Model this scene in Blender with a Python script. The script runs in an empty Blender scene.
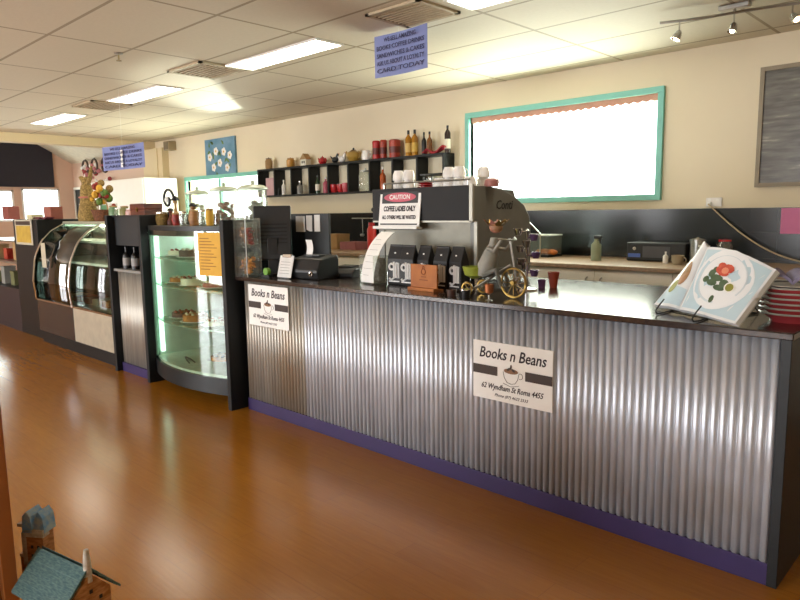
import bpy, bmesh, math, random
from mathutils import Vector, Matrix, Euler
random.seed(7)
PI = math.pi
SC = bpy.context.scene
COL = SC.collection
K = 0.875; OFF = 0.0          # current measuring scale / floor offset used by the builders
def front():
    global K, OFF; K = 0.875; OFF = 0.0
def back():
    global K, OFF; K = 1.0; OFF = -0.2
def room():
    global K, OFF; K = 1.0; OFF = 0.0

# ------------------------------------------------------------------ materials
def lin(c):
    if isinstance(c, str):
        c = [int(c[i:i+2], 16)/255 for i in (0, 2, 4)]
    return [((x+0.055)/1.055)**2.4 if x > 0.04045 else x/12.92 for x in c] + [1]
MATS = {}
def mat(name, col, rough=0.5, metal=0.0, var=0.12, scale=12.0, bump=0.0, spec=0.5, coat=0.0, col2=None, stretch=None):
    if name in MATS: return MATS[name]
    m = bpy.data.materials.new(name); m.use_nodes = True
    n = m.node_tree.nodes; l = m.node_tree.links
    b = n['Principled BSDF']
    tc = n.new('ShaderNodeTexCoord'); src = tc.outputs['Object']
    if stretch:
        mp = n.new('ShaderNodeMapping'); mp.inputs['Scale'].default_value = stretch
        l.new(src, mp.inputs['Vector']); src = mp.outputs['Vector']
    nz = n.new('ShaderNodeTexNoise'); nz.inputs['Scale'].default_value = scale; nz.inputs['Detail'].default_value = 4
    l.new(src, nz.inputs['Vector'])
    rp = n.new('ShaderNodeValToRGB')
    c = lin(col); d = lin(col2) if col2 else [x*(1-var) for x in c[:3]] + [1]
    rp.color_ramp.elements[0].position = 0.35; rp.color_ramp.elements[1].position = 0.65
    rp.color_ramp.elements[0].color = d; rp.color_ramp.elements[1].color = c
    l.new(nz.outputs['Fac'], rp.inputs['Fac']); l.new(rp.outputs['Color'], b.inputs['Base Color'])
    b.inputs['Roughness'].default_value = rough; b.inputs['Metallic'].default_value = metal
    b.inputs['Specular IOR Level'].default_value = spec; b.inputs['Coat Weight'].default_value = coat
    b.inputs['Coat Roughness'].default_value = 0.08
    if bump:
        bp = n.new('ShaderNodeBump'); bp.inputs['Strength'].default_value = bump; bp.inputs['Distance'].default_value = 0.01
        l.new(nz.outputs['Fac'], bp.inputs['Height']); l.new(bp.outputs['Normal'], b.inputs['Normal'])
    MATS[name] = m
    return m
def emit(name, col, strength):
    m = bpy.data.materials.new(name); m.use_nodes = True
    n = m.node_tree.nodes; l = m.node_tree.links; n.clear()
    o = n.new('ShaderNodeOutputMaterial'); e = n.new('ShaderNodeEmission')
    e.inputs['Color'].default_value = lin(col); e.inputs['Strength'].default_value = strength
    l.new(e.outputs[0], o.inputs[0]); return m
def glass(name, tint='f4fbf8', refl=0.10, rough=0.02, body=0.0):
    m = bpy.data.materials.new(name); m.use_nodes = True
    n = m.node_tree.nodes; l = m.node_tree.links; n.clear()
    o = n.new('ShaderNodeOutputMaterial'); t = n.new('ShaderNodeBsdfTransparent'); g = n.new('ShaderNodeBsdfGlossy')
    t.inputs['Color'].default_value = lin(tint); g.inputs['Roughness'].default_value = rough
    lw = n.new('ShaderNodeLayerWeight'); lw.inputs['Blend'].default_value = 0.25
    ma = n.new('ShaderNodeMath'); ma.operation = 'MULTIPLY_ADD'; ma.inputs[1].default_value = 0.3; ma.inputs[2].default_value = refl
    ma.use_clamp = True
    l.new(lw.outputs['Facing'], ma.inputs[0])
    mx = n.new('ShaderNodeMixShader'); l.new(ma.outputs[0], mx.inputs[0]); l.new(t.outputs[0], mx.inputs[1]); l.new(g.outputs[0], mx.inputs[2])
    out = mx
    if body:
        d = n.new('ShaderNodeBsdfDiffuse'); d.inputs['Color'].default_value = lin(tint)
        m2 = n.new('ShaderNodeMixShader'); m2.inputs[0].default_value = body
        l.new(mx.outputs[0], m2.inputs[1]); l.new(d.outputs[0], m2.inputs[2]); out = m2
    l.new(out.outputs[0], o.inputs[0]); return m

GL = glass('clear_glass'); GLJ = glass('jar_glass', 'f6faf6', 0.07, 0.06, 0.07)
GLC = glass('case_glass', 'eef8f2', 0.02, 0.03)
BLK = mat('black_laminate', '121517', 0.45, spec=0.35)
BLKP = mat('black_plastic', '121314', 0.4)
BLKM = mat('matte_black', '101112', 0.7)
CHAR = mat('charcoal_panel', '1d1f21', 0.5)
DKG = mat('machine_side_grey', '7c7c76', 0.5, metal=0.1)
LGG = mat('machine_front_grey', '8e8c7e', 0.5, metal=0.15)
CHR = mat('chrome', 'd8d8d8', 0.12, metal=1.0, var=0.05)
STL = mat('brushed_steel', 'b8b8b4', 0.3, metal=1.0, var=0.15, stretch=(1, 1, 30))
WHT = mat('white_ceramic', 'f0eeea', 0.2)
PAP = mat('white_paper', 'eeeeea', 0.7, var=0.04)
PAPS = mat('sign_white', 'eeeeea', 0.55, var=0.03)
INK = mat('dark_ink', '2b2229', 0.7)
BRN = mat('sign_brown', '3a2a20', 0.6)
RED = mat('red_glaze', 'b3272c', 0.25)
REDD = mat('dark_red_tin', '8c1f18', 0.3, col2='b5442c')
ORG = mat('orange_liquid', 'b2501c', 0.25)
AMB = mat('amber_liquid', 'b07a1e', 0.15, col2='8e5a14')
GRN = mat('green_leaf', '5d7d2c', 0.6, col2='3d5a22')
LIM = mat('lime_bowl', '9aa83c', 0.5, col2='7d8a2c')
TEAL = mat('teal_frame_paint', '7cc4b6', 0.45, var=0.06)
TAN = mat('tan_cardboard', 'a8875a', 0.8)
STRAW = mat('straw', 'a58a50', 0.9, col2='6e5a30', scale=60, bump=0.6)
WOODB = mat('red_brown_wood', '6b3018', 0.5, col2='4a200e', scale=6, stretch=(1, 1, 8))
WOODL = mat('light_wood', 'a9773f', 0.5, col2='8a5a2c', scale=8, stretch=(1, 1, 6))
PINK = mat('pink_paper', 'd77fae', 0.7, var=0.05)
PURP = mat('purple_paint', '2c1c50', 0.5)
CREAM = mat('cream_cabinet', 'ddd8c6', 0.45, var=0.04)
WTOP = mat('back_worktop_laminate', 'a58c72', 0.35, col2='927a62', scale=40)
YEL = mat('yellow_card', 'd8a83a', 0.7, col2='cfa034')
BLUEC = mat('blue_card', '7e88b8', 0.6, col2='7480b4')
CAKE = mat('baked_golden', 'c07a35', 0.8, col2='8a4d1c', scale=30, bump=0.5)
CHOC = mat('chocolate', '4a2716', 0.6, col2='2e170c', scale=30, bump=0.3)
BERRY = mat('berry_red', 'a02418', 0.5, col2='6c1710', scale=40, bump=0.4)
LILAC = mat('lilac_cloth', '8c84a0', 0.9, col2='6e6a86')
GOLD = mat('brass', '8f743c', 0.3, metal=0.9)
VIOL = mat('violet_glaze', '7a4a7a', 0.35)

# corrugated steel
def steel(name, a, b, c):
    m = bpy.data.materials.new(name); m.use_nodes = True
    n = m.node_tree.nodes; l = m.node_tree.links; p = n['Principled BSDF']
    tc = n.new('ShaderNodeTexCoord')
    mp = n.new('ShaderNodeMapping'); mp.inputs['Scale'].default_value = (26, 1, 1.2); l.new(tc.outputs['Object'], mp.inputs['Vector'])
    nz = n.new('ShaderNodeTexNoise'); nz.inputs['Scale'].default_value = 1.5; nz.inputs['Detail'].default_value = 5; l.new(mp.outputs[0], nz.inputs['Vector'])
    n2 = n.new('ShaderNodeTexNoise'); n2.inputs['Scale'].default_value = 2.2; n2.inputs['Detail'].default_value = 3; l.new(tc.outputs['Object'], n2.inputs['Vector'])
    r1 = n.new('ShaderNodeValToRGB'); r1.color_ramp.elements[0].color = lin(a); r1.color_ramp.elements[1].color = lin(b)
    r1.color_ramp.elements[0].position = .3; r1.color_ramp.elements[1].position = .7
    l.new(nz.outputs['Fac'], r1.inputs['Fac'])
    r2 = n.new('ShaderNodeValToRGB'); r2.color_ramp.elements[0].position = .48; r2.color_ramp.elements[1].position = .68
    l.new(n2.outputs['Fac'], r2.inputs['Fac'])
    sc = n.new('ShaderNodeMath'); sc.operation = 'MULTIPLY'; sc.inputs[1].default_value = .55; l.new(r2.outputs['Color'], sc.inputs[0])
    mx = n.new('ShaderNodeMixRGB'); mx.inputs['Color2'].default_value = lin(c)
    l.new(sc.outputs[0], mx.inputs['Fac']); l.new(r1.outputs['Color'], mx.inputs['Color1']); l.new(mx.outputs[0], p.inputs['Base Color'])
    p.inputs['Metallic'].default_value = .5
    mr = n.new('ShaderNodeMapRange'); mr.inputs['To Min'].default_value = .34; mr.inputs['To Max'].default_value = .48
    l.new(nz.outputs['Fac'], mr.inputs['Value']); l.new(mr.outputs[0], p.inputs['Roughness'])
    return m
STEEL = steel('galvanised_steel', 'b4bac4', 'd8dee8', 'b2aeaa')
STEELD = steel('brownish_galvanised_steel', '98948c', 'b8b4aa', 'a08664')  # duller and browner than the other sheets

# floor boards
def floor_mat():
    m = bpy.data.materials.new('floor_boards'); m.use_nodes = True
    n = m.node_tree.nodes; l = m.node_tree.links; p = n['Principled BSDF']
    tc = n.new('ShaderNodeTexCoord')
    br = n.new('ShaderNodeTexBrick'); br.inputs['Scale'].default_value = 1; br.inputs['Brick Width'].default_value = 1.2; br.inputs['Row Height'].default_value = .13
    br.inputs['Mortar Size'].default_value = .0015; br.inputs['Color1'].default_value = lin('9c641c'); br.inputs['Color2'].default_value = lin('8e5818'); br.inputs['Mortar'].default_value = lin('70401a')
    l.new(tc.outputs['Object'], br.inputs['Vector'])
    mp = n.new('ShaderNodeMapping'); mp.inputs['Scale'].default_value = (2, 22, 1); l.new(tc.outputs['Object'], mp.inputs['Vector'])
    nz = n.new('ShaderNodeTexNoise'); nz.inputs['Scale'].default_value = 3; nz.inputs['Detail'].default_value = 8; l.new(mp.outputs[0], nz.inputs['Vector'])
    rp = n.new('ShaderNodeValToRGB'); rp.color_ramp.elements[0].color = lin('8a5614'); rp.color_ramp.elements[1].color = lin('b87c28')
    l.new(nz.outputs['Fac'], rp.inputs['Fac'])
    mx = n.new('ShaderNodeMixRGB'); mx.blend_type = 'MIX'; mx.inputs['Fac'].default_value = .55
    l.new(br.outputs['Color'], mx.inputs['Color1']); l.new(rp.outputs['Color'], mx.inputs['Color2'])
    l.new(mx.outputs[0], p.inputs['Base Color'])
    p.inputs['Roughness'].default_value = .2; p.inputs['Specular IOR Level'].default_value = .4
    bp = n.new('ShaderNodeBump'); bp.inputs['Strength'].default_value = .04; bp.inputs['Distance'].default_value = .01
    l.new(nz.outputs['Fac'], bp.inputs['Height']); l.new(bp.outputs[0], p.inputs['Normal'])
    return m
def ceil_mat():
    m = bpy.data.materials.new('ceiling_tiles'); m.use_nodes = True
    n = m.node_tree.nodes; l = m.node_tree.links; p = n['Principled BSDF']
    tc = n.new('ShaderNodeTexCoord'); sp = n.new('ShaderNodeSeparateXYZ'); l.new(tc.outputs['Object'], sp.inputs[0])
    def line(sock, pitch, off, w):
        a = n.new('ShaderNodeMath'); a.operation = 'SUBTRACT'; a.inputs[1].default_value = off; l.new(sock, a.inputs[0])
        b = n.new('ShaderNodeMath'); b.operation = 'PINGPONG'; b.inputs[1].default_value = pitch/2; l.new(a.outputs[0], b.inputs[0])
        c = n.new('ShaderNodeMath'); c.operation = 'LESS_THAN'; c.inputs[1].default_value = w; l.new(b.outputs[0], c.inputs[0])
        return c
    a = line(sp.outputs['X'], 1.2, -2.67, .012); b = line(sp.outputs['Y'], .6, 2.4, .012)
    mxx = n.new('ShaderNodeMath'); mxx.operation = 'MAXIMUM'; l.new(a.outputs[0], mxx.inputs[0]); l.new(b.outputs[0], mxx.inputs[1])
    nz = n.new('ShaderNodeTexNoise'); nz.inputs['Scale'].default_value = 45; nz.inputs['Detail'].default_value = 3; l.new(tc.outputs['Object'], nz.inputs['Vector'])
    rp = n.new('ShaderNodeValToRGB'); rp.color_ramp.elements[0].color = lin('d2c9b5'); rp.color_ramp.elements[1].color = lin('dcd3c0')
    l.new(nz.outputs['Fac'], rp.inputs['Fac'])
    mx = n.new('ShaderNodeMixRGB'); mx.inputs['Color2'].default_value = lin('a3957c'); l.new(mxx.outputs[0], mx.inputs['Fac']); l.new(rp.outputs['Color'], mx.inputs['Color1'])
    l.new(mx.outputs[0], p.inputs['Base Color']); p.inputs['Roughness'].default_value = .7
    bp = n.new('ShaderNodeBump'); bp.inputs['Strength'].default_value = .35; bp.inputs['Distance'].default_value = .004; l.new(mxx.outputs[0], bp.inputs['Height']); l.new(bp.outputs[0], p.inputs['Normal'])
    return m
def tile_mat():
    m = bpy.data.materials.new('black_wall_tiles'); m.use_nodes = True
    n = m.node_tree.nodes; l = m.node_tree.links; p = n['Principled BSDF']
    tc = n.new('ShaderNodeTexCoord'); mp = n.new('ShaderNodeMapping'); mp.inputs['Rotation'].default_value = (PI/2, 0, 0); l.new(tc.outputs['Object'], mp.inputs['Vector'])
    br = n.new('ShaderNodeTexBrick'); br.offset = 0; br.inputs['Scale'].default_value = 1; br.inputs['Brick Width'].default_value = .2; br.inputs['Row Height'].default_value = .2
    br.inputs['Mortar Size'].default_value = .003; br.inputs['Color1'].default_value = lin('0f1011'); br.inputs['Color2'].default_value = lin('141516'); br.inputs['Mortar'].default_value = lin('20201e')
    l.new(mp.outputs[0], br.inputs['Vector']); l.new(br.outputs['Color'], p.inputs['Base Color']); p.inputs['Roughness'].default_value = .22
    return m
FLOOR = floor_mat(); CEIL = ceil_mat(); TILE = tile_mat()
WALL = mat('cream_wall_paint', 'e2d6ba', 0.75, var=0.03, scale=2)
WALLT = mat('tan_wall_paint', 'dccba4', 0.75, var=0.03, scale=2)
WALLP = mat('pale_pink_wall_paint', 'd6b8a2', 0.8, var=0.04, scale=2)
NAVY = mat('dark_navy_panel', '23232f', 0.6)
CTOP = mat('counter_top_laminate', '352a25', 0.16, col2='2a211e', scale=50, spec=0.6)

# ------------------------------------------------------------------ mesh builder
class M:
    def __init__(s): s.v = []; s.f = []; s.m = []; s.mats = []; s.mi = 0
    def use(s, m):
        if m not in s.mats: s.mats.append(m)
        s.mi = s.mats.index(m); return s
    def add(s, vs, fs):
        b = len(s.v); s.v += [tuple(v) for v in vs]
        for f in fs: s.f.append([b+i for i in f]); s.m.append(s.mi)
        return s
    def box(s, x0, x1, y0, y1, z0, z1, R=None):
        vs = [(x, y, z) for x in (x0, x1) for y in (y0, y1) for z in (z0, z1)]
        if R: vs = [R @ Vector(v) for v in vs]
        return s.add(vs, [(0,1,3,2), (4,6,7,5), (0,4,5,1), (2,3,7,6), (0,2,6,4), (1,5,7,3)])
    def prism(s, poly, ax, a, b):
        def mk(p, t):
            return {'x': (t, p[0], p[1]), 'y': (p[0], t, p[1]), 'z': (p[0], p[1], t)}[ax]
        n = len(poly); vs = [mk(p, a) for p in poly] + [mk(p, b) for p in poly]
        return s.add(vs, [tuple(range(n)), tuple(range(2*n-1, n-1, -1))] + [(i, i+n, (i+1) % n+n, (i+1) % n) for i in range(n)])
    def lathe(s, prof, c=(0, 0, 0), n=20, R=None, sx=1, sy=1):
        vs = []; fs = []
        for r, z in prof:
            for k in range(n):
                a = 2*PI*k/n; p = Vector((r*math.cos(a)*sx, r*math.sin(a)*sy, z))
                if R: p = R @ p
                vs.append((p.x+c[0], p.y+c[1], p.z+c[2]))
        for i in range(len(prof)-1):
            for k in range(n): fs.append((i*n+k, i*n+(k+1) % n, (i+1)*n+(k+1) % n, (i+1)*n+k))
        if prof[0][0] > 1e-6: fs.append(tuple(range(n-1, -1, -1)))
        if prof[-1][0] > 1e-6: fs.append(tuple((len(prof)-1)*n+k for k in range(n)))
        return s.add(vs, fs)
    def tube(s, pts, r, n=8, close=False):
        pts = [Vector(p) for p in pts]; N = len(pts); rr = r if isinstance(r, (list, tuple)) else [r]*N
        vs = []; fs = []; up = None
        for i, p in enumerate(pts):
            if close: t = pts[(i+1) % N]-pts[i-1]
            else: t = pts[min(i+1, N-1)]-pts[max(i-1, 0)]
            t.normalize()
            if up is None: up = t.orthogonal().normalized()
            up = (up - t*up.dot(t)).normalized(); w = t.cross(up)
            for k in range(n):
                a = 2*PI*k/n; vs.append(p+(up*math.cos(a)+w*math.sin(a))*rr[i])
        for i in range(N if close else N-1):
            j = (i+1) % N
            for k in range(n): fs.append((i*n+k, i*n+(k+1) % n, j*n+(k+1) % n, j*n+k))
        if not close: fs += [tuple(range(n-1, -1, -1)), tuple((N-1)*n+k for k in range(n))]
        return s.add(vs, fs)
    def ball(s, c, r, n=14, sx=1, sy=1, sz=1):
        m = max(6, n//2); return s.lathe([(r*math.sin(PI*i/m), -r*sz*math.cos(PI*i/m)) for i in range(m+1)], c, n, sx=sx, sy=sy)
    def torus(s, c, R_, r, ax='y', n=24, a0=0, a1=2*PI):
        full = abs(a1-a0-2*PI) < 1e-6; k = n if full else n+1
        pts = []
        for i in range(k):
            a = a0+(a1-a0)*i/n; u, v = R_*math.cos(a), R_*math.sin(a)
            pts.append({'y': (c[0]+u, c[1], c[2]+v), 'x': (c[0], c[1]+u, c[2]+v), 'z': (c[0]+u, c[1]+v, c[2])}[ax])
        return s.tube(pts, r, 6, full)
    def grid(s, fn, nu, nv, thick=None):
        vs = [fn(i/nu, j/nv) for i in range(nu+1) for j in range(nv+1)]
        fs = [(i*(nv+1)+j, (i+1)*(nv+1)+j, (i+1)*(nv+1)+j+1, i*(nv+1)+j+1) for i in range(nu) for j in range(nv)]
        return s.add(vs, fs)
    def out(s, name, m=None, parent=None, bevel=0, smooth=False, loc=None, rz=0, solid=0):
        me = bpy.data.meshes.new(name)
        me.from_pydata([(v[0]*K, v[1]*K, v[2]*K) for v in s.v], [], s.f); me.validate()
        for q in (s.mats or [m]): me.materials.append(q)
        if s.mats:
            for p, i in zip(me.polygons, s.m): p.material_index = i
        bm = bmesh.new(); bm.from_mesh(me); bmesh.ops.remove_doubles(bm, verts=bm.verts, dist=1e-5); bmesh.ops.recalc_face_normals(bm, faces=bm.faces); bm.to_mesh(me); bm.free()
        o = bpy.data.objects.new(name, me); COL.objects.link(o)
        if parent: o.parent = parent
        if loc is not None: o.location = (loc[0]*K, loc[1]*K, loc[2]*K+OFF)
        if rz: o.rotation_euler.z = rz
        if smooth:
            for p in me.polygons: p.use_smooth = True
            md = o.modifiers.new('edges', 'EDGE_SPLIT'); md.split_angle = math.radians(40)
        if solid:
            md = o.modifiers.new('solid', 'SOLIDIFY'); md.thickness = solid*K; md.offset = -1
        if bevel:
            md = o.modifiers.new('bevel', 'BEVEL'); md.width = bevel*K; md.segments = 2; md.limit_method = 'ANGLE'
        return o
def tag(o, label, cat, group=None):
    o['label'] = label; o['category'] = cat
    if group: o['group'] = group
    return o
def thing(name, label, cat, loc, rz=0, group=None):
    o = bpy.data.objects.new(name, None); COL.objects.link(o); o.empty_display_size = .05
    o.location = (loc[0]*K, loc[1]*K, loc[2]*K+OFF); o.rotation_euler.z = rz
    return tag(o, label, cat, group)
def struct(o): o['kind'] = 'structure'; return o
def dup(root, loc, label, rz=None, scale=None):
    def cp(o, par):
        c = o.copy(); COL.objects.link(c); c.parent = par
        for ch in o.children: cp(ch, c)
        return c
    r = cp(root, None); r.location = (loc[0]*K, loc[1]*K, loc[2]*K+OFF)
    if rz is not None: r.rotation_euler.z = rz
    if scale: r.scale = scale
    r['label'] = label; return r
def text(body, size, m, parent, loc, name='lettering', shear=0.0, rot=None, align='CENTER', width=None, ext=.0006, bold=0):
    cu = bpy.data.curves.new(name, 'FONT'); cu.body = body; cu.size = size*K; cu.align_x = align; cu.align_y = 'CENTER'
    cu.shear = shear; cu.extrude = ext; cu.resolution_u = 2; cu.offset = bold*K
    o = bpy.data.objects.new('tmp', cu); COL.objects.link(o)
    dg = bpy.context.evaluated_depsgraph_get(); me = bpy.data.meshes.new_from_object(o.evaluated_get(dg))
    bpy.data.objects.remove(o); bpy.data.curves.remove(cu)
    if width:
        xs = [v.co.x for v in me.vertices]; w = max(xs)-min(xs); f = width*K/w
        for v in me.vertices: v.co.x *= f
    me.materials.clear(); me.materials.append(m); me.name = name
    o = bpy.data.objects.new(name, me); COL.objects.link(o); o.parent = parent
    o.location = (loc[0]*K, loc[1]*K, loc[2]*K); o.rotation_euler = rot if rot else (PI/2, 0, 0)
    return o

# ------------------------------------------------------------------ camera
CAM_F, YAW, PIT, ROL = 662., .7635, .1335, .0148
cd = bpy.data.cameras.new('camera'); cam = bpy.data.objects.new('camera', cd); COL.objects.link(cam); SC.camera = cam
cd.sensor_width = 36; cd.sensor_fit = 'HORIZONTAL'; cd.lens = CAM_F/800*36; cd.clip_start = .05
cy, sy, cp_, sp_ = math.cos(YAW), math.sin(YAW), math.cos(PIT), math.sin(PIT)
fwd = Vector((-sy*cp_, cy*cp_, -sp_)); rt = Vector((cy, sy, 0)); dn = fwd.cross(rt)
r2 = rt*math.cos(ROL)+dn*math.sin(ROL); d2 = -rt*math.sin(ROL)+dn*math.cos(ROL)
cam.matrix_world = Matrix(((r2.x, -d2.x, -fwd.x, 0), (r2.y, -d2.y, -fwd.y, 0), (r2.z, -d2.z, -fwd.z, 1.4), (0, 0, 0, 1)))

# ================================================================== SETTING
room()
XL, XR, YF, YB, ZC = -15.0, 2.2, -4.5, 5.6, 2.65
struct(M().box(XL-.15, XR+.15, YF-.15, YB+.15, -.1, 0).out('floor', FLOOR))
struct(M().box(-11.2, XR+.15, YF-.15, YB+.15, ZC, ZC+.1).out('ceiling', CEIL))
# back wall with two window openings
W1 = (-4.31, -2.345, 1.51, 2.34); W2 = (-10.15, -8.05, 1.15, 1.94)
m = M()
xs = [-11.3, W2[0], W2[1], W1[0], W1[1], XR+.15]
m.box(xs[0], xs[1], YB, YB+.15, 0, ZC); m.box(xs[2], xs[3], YB, YB+.15, 0, ZC); m.box(xs[4], xs[5], YB, YB+.15, 0, ZC)
for w in (W1, W2): m.box(w[0], w[1], YB, YB+.15, 0, w[2]); m.box(w[0], w[1], YB, YB+.15, w[3], ZC)
struct(m.out('wall_back', WALL))
struct(M().box(XL-.15, -11.3, YB, YB+.15, 0, 3.5).out('wall_far_back', WALLP))
struct(M().box(XR, XR+.15, YF, YB, 0, ZC).out('wall_right', WALL))
# shop-front wall behind the camera, with glazed openings
FW = [(-10.2, -8.6, 0.1, 2.3), (-8.3, -6.7, .1, 2.3), (-3.2, -1.6, .5, 2.2)]
m = M(); last = XL-.15
for a, b, c, d in FW:
    m.box(last, a, YF-.15, YF, 0, 3.5 if last < -11 else ZC); m.box(a, b, YF-.15, YF, 0, c); m.box(a, b, YF-.15, YF, d, ZC); last = b
m.box(last, XR+.15, YF-.15, YF, 0, ZC)
struct(m.out('wall_front', WALL))
# far left end wall with shop windows, dark panel above
LW = [(2.9, 4.42, 1.3, 1.94), (4.56, 5.3, 1.3, 1.98)]
m = M(); m.box(XL-.15, XL, YF-.15, 2.9, 0, 3.6); m.box(XL-.15, XL, 2.9, YB, 0, 1.3); m.box(XL-.15, XL, 4.42, 4.56, 1.3, 1.98); m.box(XL-.15, XL, 5.3, YB, 1.3, 1.98)
m.box(XL-.15, XL, 2.9, YB, 1.98, 3.6); m.box(XL-.15, XL, 2.9, 4.42, 1.94, 1.98)
struct(m.out('wall_left', WALLP))
struct(M().box(XL, XL+.05, YF, 5.2, 2.0, 3.5).out('trim_1', NAVY))
# sloping ceiling of the far bay
struct(M().prism([(5.6, 2.50), (5.6, 2.6), (3.0, 4.0), (-4.6, 4.0), (-4.6, 3.9), (3.0, 3.9)], 'x', -15.1, -11.45).out('ceiling_far', mat('far_ceiling', 'd8d2bc', .8)))
struct(M().box(-11.45, -11.2, YF, YB, 2.52, 4.0).out('trim_2', WALLT))
struct(M().box(-11.45, -10.75, YB-.12, YB, 0, 2.52).out('trim_3', WALLT))
struct(M().box(-11.0, -10.9, YB-.14, YB-.12, 0, ZC-.13).out('trim_4', WALLT))
for k, (a, b, c, d) in enumerate(LW):
    m = M(); 
    for q in ((a, a+.04, c, d), (b-.04, b, c, d)): m.box(XL-.1, XL, q[0], q[1], q[2], q[3])
    m.box(XL-.1, XL, a, b, c, c+.04); m.box(XL-.1, XL, a, b, d-.04, d)
    w = struct(m.out('window_%d' % (k+3), WHT)); M().box(XL-.06, XL-.055, a+.04, b-.04, c+.04, d-.04).out('window_pane', GL, w)

def window(n, w, t, pane=True):
    a, b, c, d = w; m = M(); y0, y1 = YB-.035, YB+.05
    m.box(a-t, b+t, y0, y1, d, d+t); m.box(a-t, b+t, y0, y1, c-t, c); m.box(a-t, a, y0, y1, c, d); m.box(b, b+t, y0, y1, c, d)
    o = struct(m.out('window_%d' % n, TEAL, bevel=.004))
    M().box(a, b, YB+.09, YB+.094, c, d).out('window_pane', GL, o)
    return o
w1 = window(1, W1, .05); w2 = window(2, W2, .06)
M().box(W2[0]+.9, W2[0]+.96, YB+.02, YB+.06, W2[2], W2[3]).out('mullion', TEAL, w2)
# scalloped valance in the big window
m = M(); n = 26; a, b, c, d = W1
prof = [(a, d)]
pts = []
for i in range(n*6+1):
    x = a+(b-a)*i/(n*6); pts.append((x, d-.045-.014*abs(math.sin(PI*i/6))))
m.prism([(a, d)] + pts + [(b, d)], 'y', YB+.012, YB+.02)
o = tag(m.out('valance', mat('pink_valance', 'd9a08a', .8)), 'narrow pink scalloped valance along the top of the big window', 'valance')
# splashback
back()
struct(M().box(-7.0, 1.6, 5.575, 5.6, 1.14, 1.585).out('trim_5', TILE, loc=(0, 0, 0)))

# ================================================================== LIGHTS & CEILING THINGS
EM = emit('fluorescent_diffuser', 'fff3dc', 9.0)
def ceil_light(x0, label):
    t = thing('ceiling_light', label, 'ceiling light', (x0+.6, 3.34, 2.85), group='recessed fluorescent ceiling lights')
    f = M(); f.box(-.6, .6, -.14, -.125, -.012, 0); f.box(-.6, .6, .125, .14, -.012, 0); f.box(-.6, -.585, -.125, .125, -.012, 0); f.box(.585, .6, -.125, .125, -.012, 0)
    f.out('light_frame', WHT, t); M().box(-.585, .585, -.125, .125, -.008, 0).out('diffuser', EM, t)
    return t
ceil_light(-5.07, 'long lit ceiling light in front of the large vent, brightest in view')
ceil_light(-7.47, 'lit ceiling light in the middle of the row, beyond the large vent')
ceil_light(-9.9, 'lit ceiling light farthest away, nearest the cream beam')
ceil_light(-2.67, 'lit ceiling light cut off by the top edge of the photo')
VENT = mat('vent_beige', 'b9a98c', .6); VDK = mat('vent_slot_brown', '6a5a44', .8)
def vent(x, y, label, w=.55, d=.46):
    t = thing('ceiling_vent', label, 'air vent', (x, y, 2.85), group='square ceiling air vents')
    f = M(); a, b = w/2, d/2
    for q in ((-a, a, -b, -b+.03), (-a, a, b-.03, b), (-a, -a+.03, -b, b), (a-.03, a, -b, b)): f.box(*q, -.015, 0)
    f.out('vent_frame', VENT, t)
    g = M()
    for k in range(9):
        yy = -b+.05+k*(d-.1)/8; g.box(-a+.03, a-.03, yy-.004, yy+.004, -.014, -.002, None)
    g.out('vent_slats', VENT, t); M().box(-a+.03, a-.03, -b+.03, b-.03, -.003, 0).out('vent_backing', VDK, t)
vent(-5.36, 3.2, 'large beige ceiling vent between the two nearest full ceiling lights'); vent(-7.82, 3.3, 'beige ceiling vent between the middle and the farthest ceiling lights'); vent(-2.98, 3.27, 'beige ceiling vent just above the nearest hanging blue sign', .46, .4)
t = thing('sprinkler', 'small ceiling sprinkler in the upper left of the photo', 'sprinkler', (-5.27, 2.38, 2.85))
M().lathe([(.035, 0), (.03, -.008), (.01, -.012)][::-1]).out('sprinkler_plate', STL, t, smooth=True)
M().tube([(0, 0, 0), (0, 0, -.05)], .006).lathe([(0, -.062), (.02, -.06), (.02, -.056), (0, -.054)]).out('sprinkler_head', mat('sprinkler_brass', '9a8a60', .4, metal=.8), t)
# track light
t = thing('track_light', 'chrome wavy bar track light with three spotlights on the ceiling', 'track light', (-1.47, 4.6, 2.85))
M().box(-.09, .09, -.03, .03, -.03, 0).out('mounting_plate', STL, t, bevel=.005)
def bar(x): return (x, .2*x+.04*math.sin(x*5), -.05+.01*math.sin(x*7))
M().tube([bar(-.42+.84*i/24) for i in range(25)], .009).tube([(0, 0, -.02), bar(0)], .008).out('bar', STL, t, smooth=True)
BULB = emit('lamp_bulb', 'ffd9a0', 25.0)
for k, (x, dx, dz) in enumerate(((-.3, -.4, -1), (.0, -.1, -1), (.3, .7, -.7))):
    p = Vector(bar(x)); d = Vector((dx, -.3, dz)).normalized(); R = d.to_track_quat('Z', 'Y').to_matrix(); q = p+Vector((0, 0, -.07))
    s = M().tube([p, q], .005).lathe([(.012, -.01), (.02, .0), (.03, .05), (.028, .05), (.0, .01)], q, 14, R).out('spot_head', CHR, t, smooth=True)
    M().ball(q+d*.04, .016).out('bulb', BULB, s, smooth=True)
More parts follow.
